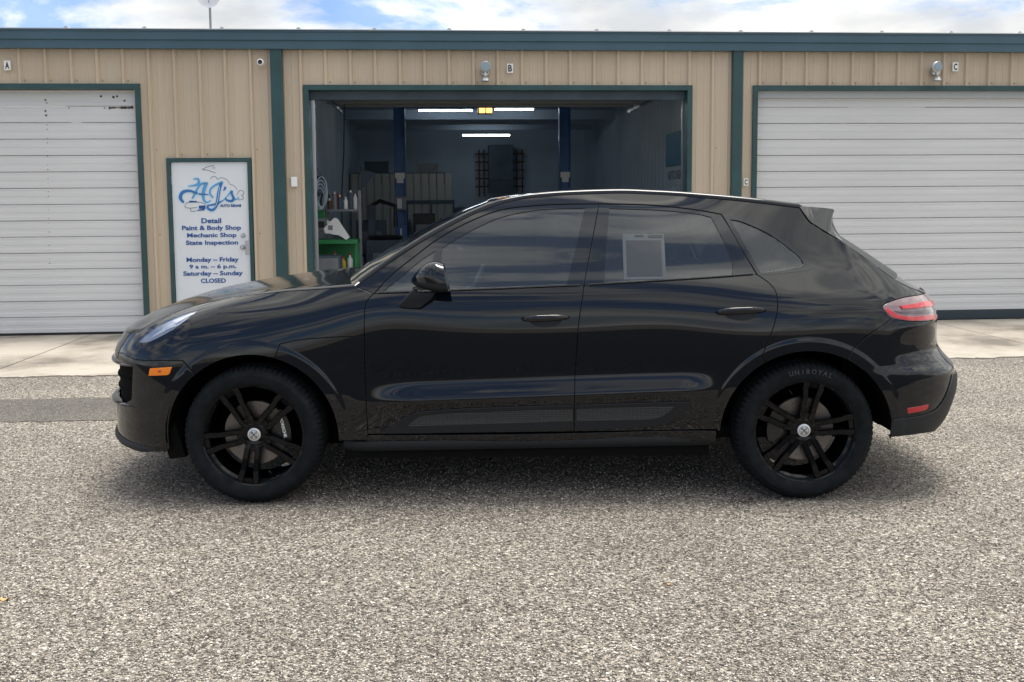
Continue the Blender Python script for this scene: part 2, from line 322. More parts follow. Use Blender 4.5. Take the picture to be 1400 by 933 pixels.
# concrete apron: slabs with recessed joints
ap = empty('apron'); tag(ap, kind='structure')
js = [-14, -10.6, -7.2, -5.05, -2.7, .0, 2.7, 5.3, 8.0, 11, 14]
for a, b in zip(js[:-1], js[1:]):
    mb = MB(); a1, b1 = a + .006, b - .006
    n = 60; fr = [(a1 + (b1 - a1) * i / n, -2.9 + .02 * math.sin(i * .37 + a) + .012 * math.sin(i * 1.3 + a * 3) + (random.uniform(-.016, .016))) for i in range(n + 1)]
    vs = [bw(u, v, .012) for u, v in fr] + [bw(u, .02, .012) for u, v in fr] + [bw(u, v, -.02) for u, v in fr]
    mb.add(vs, [(i, i + 1, n + 2 + i, n + 1 + i) for i in range(n)] + [(i, 2 * n + 2 + i, 2 * n + 3 + i, i + 1) for i in range(n)])
    mb.build('slab', M['conc'], ap)

# ---------------------------------------------------------------- building
B = empty('workshop_building', BO, AL)
tag(B, 'long beige ribbed metal workshop with blue green trim and three large bays', 'building')
PIT = .2925; U0 = -5.709
def rib_profile(u0, u1):
    pts = [(u0, 0)]; k0 = int(math.floor((u0 - U0) / PIT)) - 1; k1 = int(math.ceil((u1 - U0) / PIT)) + 1
    for k in range(k0, k1):
        c = U0 + k * PIT
        for du, d in ((-.030, 0), (-.013, .030), (.013, .030), (.030, 0), (.088, 0), (.095, .004), (.105, .004), (.112, 0), (.180, 0), (.187, .004), (.197, .004), (.204, 0)):
            u = c + du
            if u0 + .001 < u < u1 - .001: pts.append((u, -d))
    pts.append((u1, 0)); return pts
def wall_sheet(u0, u1, z0, z1, mat, parent, name='wall_panel', off=0.):
    p = rib_profile(u0, u1); mb = MB(); n = len(p)
    mb.add([(u, d + off, z0) for u, d in p] + [(u, d + off, z1) for u, d in p], [(i, i + 1, n + i + 1, n + i) for i in range(n - 1)])
    return mb.build(name, mat, parent, fix=False)
scr = MB()
def wall_zone(u0, u1, z0, z1, screws=True):
    k = math.ceil((u0 - U0 - .12) / (PIT * 3) + .01); cuts = [u0]
    while U0 + .12 + k * PIT * 3 < u1 - .2:
        c = U0 + .12 + k * PIT * 3
        if c > u0 + .2: cuts.append(c)
        k += 1
    cuts.append(u1)
    for a, b in zip(cuts[:-1], cuts[1:]):
        wall_sheet(a, b, z0, z1, M['beige'], B, off=random.uniform(-.001, .001))
    if screws:
        kk = math.ceil((u0 - U0) / PIT)
        while U0 + kk * PIT < u1 - .05:
            c = U0 + kk * PIT
            for zz in ([z0 + .045] if z0 > 1 else [2.2, 1.2, .1]):
                for du in (.05,):
                    if c + du < u1: scr.lathe([(0, -.008), (.006, -.008), (.007, 0)], 6, 'y', (c + du, 0, zz))
            kk += 1
wall_zone(-9.5, -4.43, 2.96, 3.42)
wall_zone(-4.43, -4.085, 0, 3.42); wall_zone(-4.085, -3.10, 2.10, 3.42); wall_zone(-3.10, -2.46, 0, 3.42)
wall_zone(-2.46, 2.22, 2.945, 3.42); wall_zone(2.22, 2.985, 0, 3.42)
wall_zone(2.985, 9.5, 2.945, 3.42)
tag(scr.build('screws', M['screw'], B), kind='stuff')
# corner posts (boxed downspout covers)
for u0, u1 in ((-2.837, -2.70), (2.716, 2.84)):
    mb = MB().bbox(u0, u1, -.075, .02, 0, 3.37, .006); mb.build('corner_post', M['green'], B)
# fascia and gutter
mb = MB()
prof = [(.02, 3.362), (-.10, 3.362), (-.105, 3.45), (-.125, 3.46), (-.13, 3.545), (-.14, 3.55), (-.14, 3.566), (.05, 3.566)]
mb.add([(u, d, z) for u in (-9.6, 9.6) for d, z in prof], [(i, i + 1, i + 9, i + 8) for i in range(7)])
mb.build('fascia', M['fascia'], B)
mb = MB(); mb.add([(-9.7, -.155, 3.570), (9.7, -.155, 3.570), (9.7, 13.5, 3.95), (-9.7, 13.5, 3.95), (-9.7, -.155, 3.580), (9.7, -.155, 3.580), (9.7, 13.5, 3.96), (-9.7, 13.5, 3.96)],
                  [(0, 1, 2, 3), (4, 5, 6, 7), (0, 1, 5, 4)])
k = -9.5
while k < 9.6:
    mb.prism([(k - .03, 3.580), (k - .012, 3.600), (k + .012, 3.600), (k + .03, 3.580)], -.155, 2.0, 'y'); k += .877
mb.build('roof', M['roofm'], B)
# side + back outer walls
MB().box(-9.5, -9.45, 0.03, 13.3, 0, 3.5).build('end_wall', M['beige'], B); MB().box(9.45, 9.5, 0.03, 13.3, 0, 3.5).build('end_wall', M['beige'], B)
mb = MB(); mb.box(-9.4, 9.4, 12.55, 12.6, 0, 3.6); mb.build('back_wall', smat('back_wall_sheet', (.42, .53, .64), .6, var=.12, vscale=.8), B)
# openings trims
def frame(u0, u1, z1, w=.052, bottom=0, mat='green', depth=.16):
    mb = MB(); mb.box(u0, u1, -.034, depth, z1 - w, z1); mb.box(u0, u0 + w, -.034, depth, bottom, z1 - w - .001); mb.box(u1 - w, u1, -.034, depth, bottom, z1 - w - .001)
    return mb.build('door_frame', M[mat], B)
frame(-9.2, -4.352, 2.965, .06); frame(-2.464, 2.226, 2.955, .06); frame(2.984, 9.2, 2.955, .06)
frame(-4.085, -3.10, 2.10, .045)
# sectional doors
def bay_door(u0, u1, z0, z1, rows):
    d = empty('bay_door', (0, 0, 0), 0, B)
    h = (z1 - z0) / rows
    shared = None
    prof = [(0, .0), (.004, -.012), (.050, -.012), (.055, -.0095), (.092, -.0095), (.097, -.012), (.140, -.012), (.144, -.0100), (.165, -.0100), (.169, -.012), (h - .009, -.012), (h - .002, .003)]
    mb = MB(); n = len(prof)
    mb.add([(u, y, z) for u in (u0, u1) for z, y in prof], [(i, i + 1, n + i + 1, n + i) for i in range(n - 1)])
    for i in range(rows):
        if shared is None: o = mb.build('door_panel', M['whitedoor'], d, fix=False); shared = o
        else: o = shared.copy(); COL.objects.link(o); o.parent = d
        o.location = (0, .10 + random.uniform(-.0015, .0015), z0 + i * h)
    return d
dA = bay_door(-9.12, -4.42, .03, 2.91, 15); dC = bay_door(3.05, 9.12, .13, 2.90, 14)
MB().box(-9.12, -4.42, .09, .13, .0, .028).build('bottom_seal', M['rubber'], dA)
MB().bbox(3.05, 9.12, .08, .13, .01, .128, .006).build('bottom_seal', smat('seal_blue_black', (.02, .035, .045), .5), dC)
MB().box(3.05, 9.12, .03, .09, 2.81, 2.90).build('top_rail', smat('top_rail_grey', (.40, .42, .42), .4), dC)
# rust spots on A door, pull rope
mb = MB()
for px, py in [(62, 137), (64, 141), (62, 152), (63, 158), (94, 148), (138, 132), (143, 148), (150, 148), (155, 133), (160, 132), (166, 148), (170, 138), (172, 148), (180, 147), (187, 148)] + [(64 + i * .12, 165 + i * 6.1) for i in range(34) if i % 3] + [(150 + i * 2.4, 147.5) for i in range(14)] + [(70, 120), (92, 121), (98, 121.5)]:
    r = ray(px, py); o_ = np.array([0, 0, CAMH]) - np.array(BO); bv = np.array(BV); t = (.085 - o_ @ bv) / (r @ bv); p = o_ + r * t
    u, z = p @ np.array(BU), p[2]; w = random.uniform(.010, .026)
    w *= .35 if 165 < py < 400 else 1; mb.lathe([(0, -.002), (w * .6, -.002), (w * .7, 0)], 7, 'y', (u, .0863, z))
tag(mb.build('rust_spots', smat('rust', (.07, .05, .045), .8), dA), kind='stuff')
MB().tube([(-4.40, .05, 1.35), (-4.385, .03, 1.1), (-4.40, .03, .95), (-4.39, .03, .75), (-4.40, .04, .62)], .007, 6).build('pull_rope', M['rubber'], dA)

# entry door
ed = MB().bbox(-4.037, -3.148, -.004, .04, .02, 2.052, .003).build('entry_door', M['leaf'], B)
LX = -3.592
for body, w, z, h in (('Detail', .232, 1.358, .062), ('Paint & Body Shop', .69, 1.266, .072), ('Mechanic Shop', .578, 1.179, .068), ('State Inspection', .612, 1.090, .070),
                      ('Monday – Friday', .612, .886, .070), ('9 a m. – 6 p.m.', .552, .805, .064), ('Saturday – Sunday', .70, .722, .070), ('CLOSED', .294, .641, .054)):
    text_obj('lettering', body, M['navy'], w, h, ed, (LX, -.0065, z), bold=.028, extrude=.003)
def lp(cx, cy): return (-3.59 + (cx - 525) * .000912, 2.067 - cy * .000929)
logo = MB()
def st(pts, w, mi, y): ribbon(logo, [lp(*p) for p in pts], [a * .000912 for a in w] if hasattr(w, '__len__') else w * .000912, y, mi=mi)
strokes = [  # AJ's script strokes (points in door-lettering units, widths, colour)
    ([(180, 530), (140, 470), (170, 400), (260, 380), (380, 420), (500, 430)], [26, 46, 44, 34, 22, 12], 1),
    ([(290, 480), (330, 410), (370, 340), (420, 290), (500, 280)], [22, 26, 26, 28, 12], 0),
    ([(480, 280), (450, 350), (430, 430), (440, 500), (480, 530), (530, 500)], [48, 46, 42, 30, 20, 8], 0),
    ([(310, 230), (370, 230), (380, 280), (330, 310), (240, 320)], [10, 26, 34, 26, 8], 0),
    ([(560, 470), (520, 420), (530, 360), (590, 310), (690, 270)], [18, 24, 24, 26, 34], 0),
    ([(670, 280), (640, 370), (620, 470), (600, 560), (550, 625), (490, 610), (480, 570)], [34, 38, 40, 40, 36, 34, 26], 1),
    ([(480, 570), (540, 560), (620, 540), (690, 500)], [20, 24, 24, 10], 1),
    ([(720, 330), (710, 360), (690, 380)], [28, 26, 8], 1),
    ([(690, 500), (740, 450), (800, 380)], [8, 12, 26], 0),
    ([(800, 380), (800, 430), (820, 480), (790, 515), (730, 500), (715, 470)], [30, 30, 34, 34, 26, 14], 1),
    ([(820, 490), (860, 490), (890, 460)], [26, 14, 6], 0),
]
for p, w, c in strokes: st(p, [a + 22 for a in w], 2, -.0055)
for p, w, c in strokes: st(p, w, c, -.0075)
for p in ([(340, 470), (390, 370), (440, 310)], [(645, 330), (625, 450), (600, 550), (560, 600)], [(790, 430), (770, 480)]): st(p, 7, 2, -.0095)
for p in ([(530, 230), (560, 200), (600, 205), (625, 240)], [(620, 240), (670, 215), (740, 240), (770, 290)], [(770, 295), (830, 320), (870, 370)], [(860, 440), (900, 380), (945, 390), (950, 430), (915, 440)], [(925, 440), (945, 480), (900, 500), (870, 480)]):
    st(p, 7, 3, -.0055)
st([(250, 518), (350, 518)], [26, 18], 4, -.0075); st([(370, 590), (455, 590)], [40, 52], 4, -.0075); st([(345, 630), (440, 622)], [12, 20], 4, -.0075)
for p in ([(200, 550), (250, 525), (400, 530), (460, 555)], [(195, 555), (200, 590), (270, 600), (350, 590)], [(265, 600), (270, 640), (330, 635)], [(430, 110), (500, 75), (590, 60)], [(430, 112), (500, 120), (600, 155)], [(560, 90), (600, 92)]):
    st(p, 8, 3, -.0055)
logo.build('logo', [M['lblue'], M['mblue'], M['pale'], M['greyline'], M['navy']], ed)
text_obj('lettering', 'AUTO REHAB', M['navy'], .25, .034, ed, lp(778, 572)[:1] + (-.0065,) + lp(778, 572)[1:], bold=.04, extrude=.003)
for zz in (1.84, 1.03, .25): MB().bbox(-4.052, -4.028, -.016, -.004, zz - .055, zz + .055, .003).build('hinge', M['steel'], ed)
MB().bbox(-3.205, -3.146, -.010, -.0045, .945, 1.115, .002).build('latch_plate', M['steel'], ed)
MB().lathe([(0, -.030), (.022, -.028), (.028, -.012), (.030, -.004)], 16, 'y', (-3.224, 0, 1.177)).build('deadbolt', M['steel'], ed, True)
MB().lathe([(0, -.066), (.020, -.064), (.029, -.05), (.024, -.036), (.012, -.03), (.014, -.012), (.032, -.009), (.033, -.004)], 18, 'y', (-3.229, 0, 1.037)).build('door_knob', M['steel'], ed, True)
MB().box(-4.085, -3.10, -.03, .10, 0, .018).build('threshold', M['steel'], B)

# plaques and wall fittings (things of their own)
def plaque(letter, u, z, label, w=.075, h=.11, mv=-.036):
    o = MB().bbox(-w / 2, w / 2, -.004, .0, 0, h, .0015).build('letter_plaque', M['white']); o.location = bw(u, mv, z - h / 2); o.rotation_euler = (0, 0, AL)
    tag(o, label, 'sign'); text_obj('lettering', letter, M['blackp'], w * .62, h * .72, o, (0, -.0055, h / 2), bold=.03, extrude=.002)
plaque('A', -5.834, 3.169, 'small white plaque with black letter A above the left bay door')
plaque('B', -.006, 3.152, 'small white plaque with black letter B above the open bay')
plaque('C', 5.541, 3.185, 'small white plaque with black letter C above the right bay door')
plaque('C', 2.905, 1.778, 'small white plaque with black letter C at eye height beside the right bay door', .06, .09)
c = empty('security_camera', bw(-2.935, -.03, 3.20), AL); tag(c, 'small white bullet security camera under the eave left of the green post', 'camera')
MB().lathe([(0, -.135), (.030, -.135), (.038, -.128), (.038, -.03), (.030, -.02), (0, -.02)], 20, 'y').build('housing', M['white'], c, True)
MB().lathe([(0, -.137), (.024, -.138), (.026, -.1355)], 16, 'y').build('lens', M['blackp'], c, True)
MB().tube([(0, -.03, 0), (0, 0, .035)], .012).build('bracket', M['white'], c)
def floodlight(u, z, label, tilt=0):
    f = empty('flood_light', bw(u, -.034, z), AL); tag(f, label, 'light')
    MB().lathe([(0, -.03), (.055, -.03), (.06, -.022), (.06, 0)], 20, 'y').build('base', M['steel'], f, True)
    MB().lathe([(.0, -.12), (.05, -.118), (.066, -.10), (.066, -.085), (.04, -.06), (.022, -.03)], 20, 'y', (tilt * .03, -.02, .04)).build('lamp_head', M['roofm'], f, True)
    MB().lathe([(0, -.147), (.052, -.145), (.054, -.138)], 20, 'y', (tilt * .03, 0, .04)).build('lens', M['glassw'], f, True)
    MB().tube([(0, -.03, -.02), (0, -.05, -.075)], .014).build('neck', M['roofm'], f)
    MB().lathe([(.012, 0), (.045, -.03), (.056, -.062), (.03, -.07), (0, -.07)], 20, 'z', (0, -.06, -.06)).build('motion_sensor', M['roofm'], f, True)
floodlight(-.306, 3.115, 'round security flood light with sensor beside letter B above the open bay')
floodlight(5.279, 3.13, 'security flood light beside letter C above the right bay door', -1)
o = MB().bbox(-.037, .037, -.03, 0, 0, .115, .005).build('switch_box', M['white']); o.location = bw(-2.60, -.004, 1.756); o.rotation_euler = (0, 0, AL)
tag(o, 'small white switch box on the beige wall between green post and open bay', 'box')
# satellite dish
ds = empty('satellite_dish', bw(-4.95, 6.5, 3.75), AL); tag(ds, 'round grey dish on a thin pole on the roof', 'dish')
dp = at_y(208, -3, 18.1) ; dl = dp - np.array(ds.location)
dz = float(dl[2])
MB().tube([(0, 0, 0), (0, 0, dz)], .022, 8).build('pole', M['grey'], ds)
MB().lathe([(0, .0), (.09, -.010), (.16, -.035), (.205, -.065), (.20, -.06), (.10, .01), (0, .02)], 32, 'y', (0, -.04, dz)).build('reflector', smat('dish_grey', (.62, .63, .66), .5), ds, True)
MB().tube([(0, -.05, dz - .1), (0, -.25, dz + .0)], .008).tube([(0, -.25, dz), (0, -.21, dz + .01)], .025).build('feed_arm', M['grey'], ds)

# ---------------------------------------------------------------- workshop interior (centre bay)
MB().box(-2.78, 2.78, .0, 12.5, -.05, .013).build('shop_floor', M['slab'], B)
for nm, u, flip in (('partition', -2.77, False), ('partition', 2.77, True)):
    mb = MB(); n = 86; vs = []
    for i in range(n):
        v = .18 + i * .072; k = i % 4; d = .02 if k in (1, 2) else 0
        vs.append((v + .01 * (k in (0, 3)), d))
    L = [(u - (-d if u < 0 else d), v * 2 - .18 if False else v, z) for z in (0.015, 3.5) for v, d in vs]
    mb.add(L, [(i, i + 1, n + i + 1, n + i) for i in range(n - 1)])
    last = vs[-1][0]; mb.add([(u, last, .015), (u, 12.5, .015), (u, 12.5, 3.5), (u, last, 3.5)], [(0, 1, 2, 3)])
    mb.build(nm, M['intwall'], B, fix=False)
mb = MB(); mb.box(-2.76, 2.76, .17, 12.5, 3.45, 3.5); mb.build('ceiling', M['insul'], B)
for v in (1.2, 2.8, 4.2, 5.2, 8.3, 9.6, 11.2):
    mb = MB(); mb.box(-2.76, 2.76, v, v + .06, 3.25, 3.445); mb.box(-2.76, 2.76, v + .06, v + .10, 3.25, 3.262); mb.build('purlin', M['insul'], B)
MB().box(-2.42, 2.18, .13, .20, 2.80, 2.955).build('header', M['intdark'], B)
# raised overhead door lying under the ceiling
od = empty('raised_bay_door', (0, 0, 0), 0, B)
for i in range(5):
    v0 = .55 + i * .50
    mb = MB(); mb.box(-2.33, 2.10, v0, v0 + .485, 3.02, 3.06); mb.box(-2.33, 2.10, v0 + .02, v0 + .06, 2.985, 3.018); mb.box(-2.33, 2.10, v0 + .42, v0 + .46, 2.985, 3.018)
    mb.build('door_panel', M['grey'], od)
for u in (-2.40, 2.15):
    mb = MB(); mb.box(u, u + .04, .22, 3.7, 2.96, 3.0); mb.box(u, u + .04, .18, .215, .02, 2.9); mb.build('track', M['steel'], od)
def thing(name, u, v, z, label, cat, group=None, rz=0):
    o = empty(name, bw(u, v, z), AL + rz); tag(o, label, cat, group); return o
# lamps
def tube_lamp(u0, u1, v, z, label):
    t = thing('tube_lamp', (u0 + u1) / 2, v, z, label, 'light', 'fluorescent tubes in the open bay'); h = (u1 - u0) / 2
    MB().box(-h, h, -.02, .03, .024, .05).build('lamp_housing', M['intdark'], t)
    MB().tube([(-h + .03, 0, 0), (h - .03, 0, 0)], .018, 10).build('tube', M['tube'], t)
tube_lamp(-1.27, -.16, 7.5, 3.355, 'lit ceiling tube left of the glowing door opener in the open bay')
tube_lamp(.22, 1.04, 7.5, 3.375, 'lit ceiling tube right of the glowing door opener in the open bay')
tube_lamp(-.34, .79, 10.5, 3.08, 'lit lower tube lamp deeper inside the open bay')
op = thing('door_opener', .04, 7.2, 3.27, 'door opener box glowing orange between two ceiling tubes', 'opener')
MB().bbox(-.14, .14, -.1, .25, 0, .12, .01).build('housing', M['grey'], op)
for x in (-.115, .02): MB().bbox(x, x + .11, -.125, -.101, .0, .11, .008).build('lamp_cover', M['orange_lamp'], op)
MB().box(-.02, .02, -5.5, -.13, .09, .12).build('rail', M['steel'], op)
# two-post lift
lf = thing('car_lift', 0, 5.5, .013, 'blue two post car lift standing inside the open bay', 'car lift')
for u in (-1.545, 1.36):
    mb = MB(); mb.box(u - .10, u + .10, 0, .03, 0, 3.2); mb.box(u - .10, u - .085, -.12, -.001, 0, 3.2); mb.box(u + .085, u + .10, -.12, -.001, 0, 3.2)
    cp = mb.build('column', M['liftblue'], lf)
    mb = MB(); mb.box(u - .08, u + .08, -.14, -.01, .55, 1.15); mb.box(u - .05, u + .05, -.8, -.12, .5, .58); mb.build('carriage', M['liftblue'], lf)
    MB().bbox(u - .2, u + .2, -.2, .2, 0, .012, .002).build('base_plate', M['liftblue'], lf)
    for z, w, h in ((2.02, .085, .05), (1.93, .06, .04), (1.62, .03, .03)):
        MB().box(u - w, u + w, -.1445, -.1410, z - h, z + h).build('label', M['white'], lf)
MB().bbox(-1.66, -1.44, -.20, -.142, 1.42, 1.66, .01).build('control_box', M['grey'], lf)
MB().bbox(-1.60, -1.52, -.21, -.201, 1.45, 1.62, .002).build('label', M['white'], lf)
MB().box(-1.56, -1.53, -.16, -.145, .55, 1.1).build('chain', M['white'], lf)
MB().box(-1.55, 1.36, -.03, .03, 3.2, 3.235).build('cable_tube', M['liftblue'], lf)
# beige partition room at back left
rm = thing('storage_room', -1.72, 9.2, .013, 'pale ribbed metal storage cubicle at the back left of the open bay', 'cubicle')
n = 0; x = -1.02
while x < 1.0:
    mb = MB(); mb.prism([(x, 0), (x, -.03), (x + .03, -.045), (x + .13, -.045), (x + .155, -.03), (x + .155, 0)], 0, 2.17, 'z'); mb.build('wall_panel', smat('cubicle_sheet', (.42, .42, .38), .5) if n == 0 else bpy.data.materials['cubicle_sheet'], rm); x += .166; n += 1
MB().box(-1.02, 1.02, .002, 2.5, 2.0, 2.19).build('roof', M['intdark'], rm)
# loft boxes on it
for u, w, h, mt, lb in ((-2.2, .5, .22, 'intdark', 'dark box on top of the cubicle at its left end'), (-1.1, .45, .17, 'grey', 'grey box on top of the cubicle right of the lift post'), (-.9, .3, .12, 'intdark', None)):
    if lb:
        o = thing('storage_box', u, 9.4, 2.205, lb, 'box'); MB().bbox(-w / 2, w / 2, 0, .3, 0, h, .01).build('carton', M[mt], o); MB().box(-w / 2 - .01, w / 2 + .01, -.01, .31, h + .001, h + .03).build('lid', M[mt], o)
# rack + dark cabinet on back wall
rk = thing('pipe_rack', .63, 12.3, 1.85, 'rust brown pipe rack on the back wall of the open bay', 'rack')
for z in (.1, .3, .5, .7, .9): MB().tube([(-.6, 0, z), (.62, 0, z)], .02, 6).build('rail', M['brown'], rk)
for u in (-.5, -.38, .42, .56): MB().tube([(u, -.05, -.15), (u, -.05, 1.0)], .022, 6).build('upright', M['brown'], rk)
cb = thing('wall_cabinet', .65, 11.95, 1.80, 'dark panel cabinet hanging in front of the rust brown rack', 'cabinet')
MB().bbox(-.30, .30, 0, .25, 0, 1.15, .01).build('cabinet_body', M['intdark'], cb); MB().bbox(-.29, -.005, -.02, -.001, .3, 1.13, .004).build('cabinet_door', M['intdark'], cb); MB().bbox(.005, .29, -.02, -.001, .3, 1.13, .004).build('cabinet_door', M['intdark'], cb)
# right wall: banner, window frames, funnel
bn = thing('wall_banner', 2.735, 2.8, 1.78, 'blue wall banner with pale strip near the right side of the open bay', 'banner')
MB().box(-.012, 0, -.8, .7, .32, .82).build('banner_cloth', M['cyan'], bn); MB().box(-.013, 0, -.8, .72, .02, .30).build('lower_strip', M['intwall'], bn)
for i in range(2): text_obj('lettering', 'AUTO REHAB' if i else '', M['greyline'], 1.1, .14, bn, (-.016, -.04, .17), (R(90), 0, R(-90)), .02, .003) if i else None
fr = thing('wall_poster', 2.73, 2.1, 2.65, 'pale angular poster above the blue banner in the open bay', 'poster')
MB().prism([(-.6, .45), (.35, .5), (.2, -.05), (-.1, -.25), (-.35, .0)], -.008, 0, 'x').build('poster_sheet', M['intwall'], fr)
fr.rotation_euler = (0, 0, AL)
wd = thing('side_window', 2.735, 2.2, 1.0, 'dark two pane window low on the right wall of the open bay', 'window')
MB().box(-.02, 0, -.45, .45, 0, .70).build('pane', M['glassw'], wd)
for y in (-.45, -.02, .41): MB().box(-.035, -.021, y, y + .05, 0, .72).build('window_frame', M['intdark'], wd)
# ---- left clutter near opening
def item(*a, **k): return thing(*a, **k)
fl = .013
gc = item('green_cart', -2.26, 1.5, fl, 'green steel workshop cart with bottles on its shelf, inside the open bay', 'cart')
for x in (-.27, .25):
    for y in (-.2, .2): MB().box(x, x + .03, y, y + .03, 0, 1.06).build('post', M['shopgreen'], gc)
for z in (.25, .62): MB().bbox(-.24, .25, -.2, .23, z, z + .025, .004).build('shelf', M['shopgreen'], gc)
MB().bbox(-.28, .29, -.24, .25, 1.0, 1.06, .008).build('top_tray', M['shopgreen'], gc); MB().bbox(-.24, .25, .23, .245, .66, .98, .003).build('back_panel', M['shopgreen'], gc)
bi = 0
for x, h, mt, lb in ((-.12, .20, 'white', 'white bottle at the left of the green cart shelf'), (-.03, .24, 'whitedoor', 'tall pale bottle second on the green cart shelf'), (.08, .17, 'yell', 'short yellow bottle on the green cart shelf'), (.17, .22, 'white', 'white bottle at the right end of the green cart shelf')):
    o = item('bottle', -2.26 + x, 1.42, .646 + fl, lb, 'bottle', 'bottles on the green cart')
    MB().lathe([(0, 0), (.033, 0), (.036, .01), (.036, h * .65), (.014, h * .8), (.013, h * .9)], 14, 'z').build('bottle_body', M[mt], o, True); MB().lathe([(.017, 0), (.017, .03), (0, .032)], 12, 'z', (0, 0, h * .9)).build('cap', M['redp'], o, True)
dbx = item('tool_box', -2.42, .95, fl, 'dark low tool chest in front of the green cart', 'tool chest')
MB().bbox(-.14, .24, 0, .35, 0, .86, .01).build('chest_body', M['intdark'], dbx)
for i in range(4): MB().bbox(-.12, .22, -.015, -.001, .06 + i * .2, .23 + i * .2, .004).build('drawer', M['grey'], dbx); 
wp = item('plastic_cover', -2.24, 1.28, 1.073, 'white angular plastic panel leaning on the green cart', 'panel')
mb = MB(); q = [(-.17, .15), (-.03, .29), (.02, .275), (.05, .22), (.17, .03), (.12, -.005), (.09, .02), (.03, .06), (-.05, .07), (-.11, .09), (-.15, .085)]
mb.prism(q, -.06, 0, 'y'); mb.build('panel_body', M['white'], wp, smooth=False); MB().bbox(-.11, -.05, -.068, -.0605, .13, .19, .003).build('recess', M['grey'], wp)
sh = item('metal_shelf', -2.22, 1.9, fl, 'grey metal shelf full of spray cans behind the green cart', 'shelf')
for x in (-.24, .22): MB().box(x, x + .04, -.02, .02, 0, 1.72).build('post', M['grey'], sh)
for z in (.8, 1.43): MB().bbox(-.2, .22, -.15, .15, z, z + .03, .004).build('shelf_board', M['grey'], sh)
cans = [(-.17, .10, 'brown', 'short brown'), (-.10, .19, 'grey', 'tall grey'), (-.03, .15, 'intdark', 'dark'), (.05, .12, 'white', 'short white'), (.12, .21, 'intdark', 'tall dark'), (.18, .16, 'whitedoor', 'pale')]
for i, (x, h, mt, nm) in enumerate(cans):
    o = item('spray_can', -2.22 + x, 1.85, 1.46 + fl, nm + ' spray can on the grey metal shelf', 'spray can', 'cans on the metal shelf')
    MB().lathe([(0, 0), (.03, 0), (.03, h), (.02, h + .02), (0, h + .02)], 14, 'z').build('can_body', M[mt], o, True); MB().lathe([(.013, 0), (.013, .03), (0, .032)], 10, 'z', (0, 0, h + .0205)).build('nozzle', M['white'], o, True)
rl = item('hose_reel', -2.43, 1.7, 1.23, 'round white reel with green centre on the left wall of the bay', 'reel')
MB().lathe([(.05, -.06), (.10, -.06), (.10, .03), (.05, .03)], 24, 'y', closed=True).build('reel_rim', M['white'], rl, True); MB().lathe([(0, -.065), (.045, -.062), (.048, .02)], 20, 'y').build('reel_hub', M['shopgreen'], rl, True)
gp = item('green_machine', -2.55, 1.9, fl, 'slim green upright machine against the left bay wall', 'machine')
MB().bbox(-.05, .10, -.1, .1, 0, 1.45, .02).build('machine_body', M['shopgreen'], gp); MB().bbox(-.04, .09, -.12, -.101, 1.1, 1.3, .01).build('panel', M['intdark'], gp)
cd = item('cable_coil', -2.52, 1.5, 1.62, 'coil of pale cable hanging on the left bay wall', 'cable')
mb = MB()
for q in range(4):
    r0 = .10 + .012 * q; mb.tube([(.04 + r0 * .55 * math.sin(a * 2 * math.pi / 20) + .01 * q, -.02 * q, .12 * q / 4 + r0 * 1.5 * math.cos(a * 2 * math.pi / 20)) for a in range(21)], .007, 6)
mb.build('coil', M['intwall'], cd, True)
bag = item('dark_bag', -2.53, 1.75, 1.70, 'dark bag hanging above the cable coil in the open bay', 'bag')
mb = MB().lathe([(0, -.05), (.08, 0), (.10, .10), (.07, .2), (0, .24)], 14, 'z'); mb.build('bag_body', M['intdark'], bag, True); MB().tube([(-.05, 0, .2), (0, 0, .34), (.05, 0, .2)], .008).build('handle', M['intdark'], bag)
hg = item('hanging_hose', -2.3, 2.6, 1.0, 'thin black hose hanging from the ceiling at the left of the bay', 'hose')
MB().tube([(0, 0, 0), (.0, 0, .6), (.05, 0, 1.3), (.08, 0, 2.2)], .010, 6).build('hose', M['rubber'], hg)
pn = item('pennant_flag', -2.05, 3.2, 1.75, 'small dark triangular flag near the left bay wall', 'flag')
MB().prism([(0, .32), (.0, .02), (.22, .26)], -.006, 0, 'y').build('flag_cloth', M['intdark'], pn); MB().tube([(0, 0, -.5), (0, 0, .36)], .010).build('staff', M['intdark'], pn)
# engine hoist / dark machines
em = item('tyre_machine', -1.75, 4.3, fl, 'dark tyre changing machine left of the blue lift post', 'machine')
MB().bbox(-.32, .32, -.3, .3, 0, .95, .03).build('cabinet', M['intdark'], em); MB().lathe([(0, 0), (.27, 0), (.29, .03), (.27, .06), (0, .06)], 24, 'z', (0, -.02, .955)).build('turntable', M['blackp'], em, True)
MB().bbox(-.30, -.18, .05, .2, .96, 1.52, .02).build('column', M['intdark'], em); MB().tube([(-.24, .1, 1.5), (-.1, .1, 1.58), (.16, 0, 1.5), (.16, -.02, 1.15)], .035, 10).build('arm', M['blackp'], em, True)
for i in range(3): MB().tube([(.1 + .05 * i, -.31, .3), (.1 + .05 * i, -.34, .5)], .014).build('pedal', M['grey'], em)
MB().bbox(-.2, .05, -.315, -.301, .62, .74, .004).build('label', M['grey'], em)
tb = item('work_bench', -.95, 8.3, fl, 'tool bench with bottles in front of the pale cubicle', 'bench')
MB().bbox(-.62, .42, -.2, .3, .9, .95, .01).build('bench_top', M['intdark'], tb)
for x in (-.6, .36): MB().box(x, x + .05, -.18, .28, 0, .9).build('leg', M['intdark'], tb)
MB().box(-.6, .40, .2, .24, 1.52, 1.6).build('rail', M['intdark'], tb)
for x in (-.6, -.1, .36): MB().box(x, x + .04, .2, .24, .95, 1.52).build('upright', M['intdark'], tb)
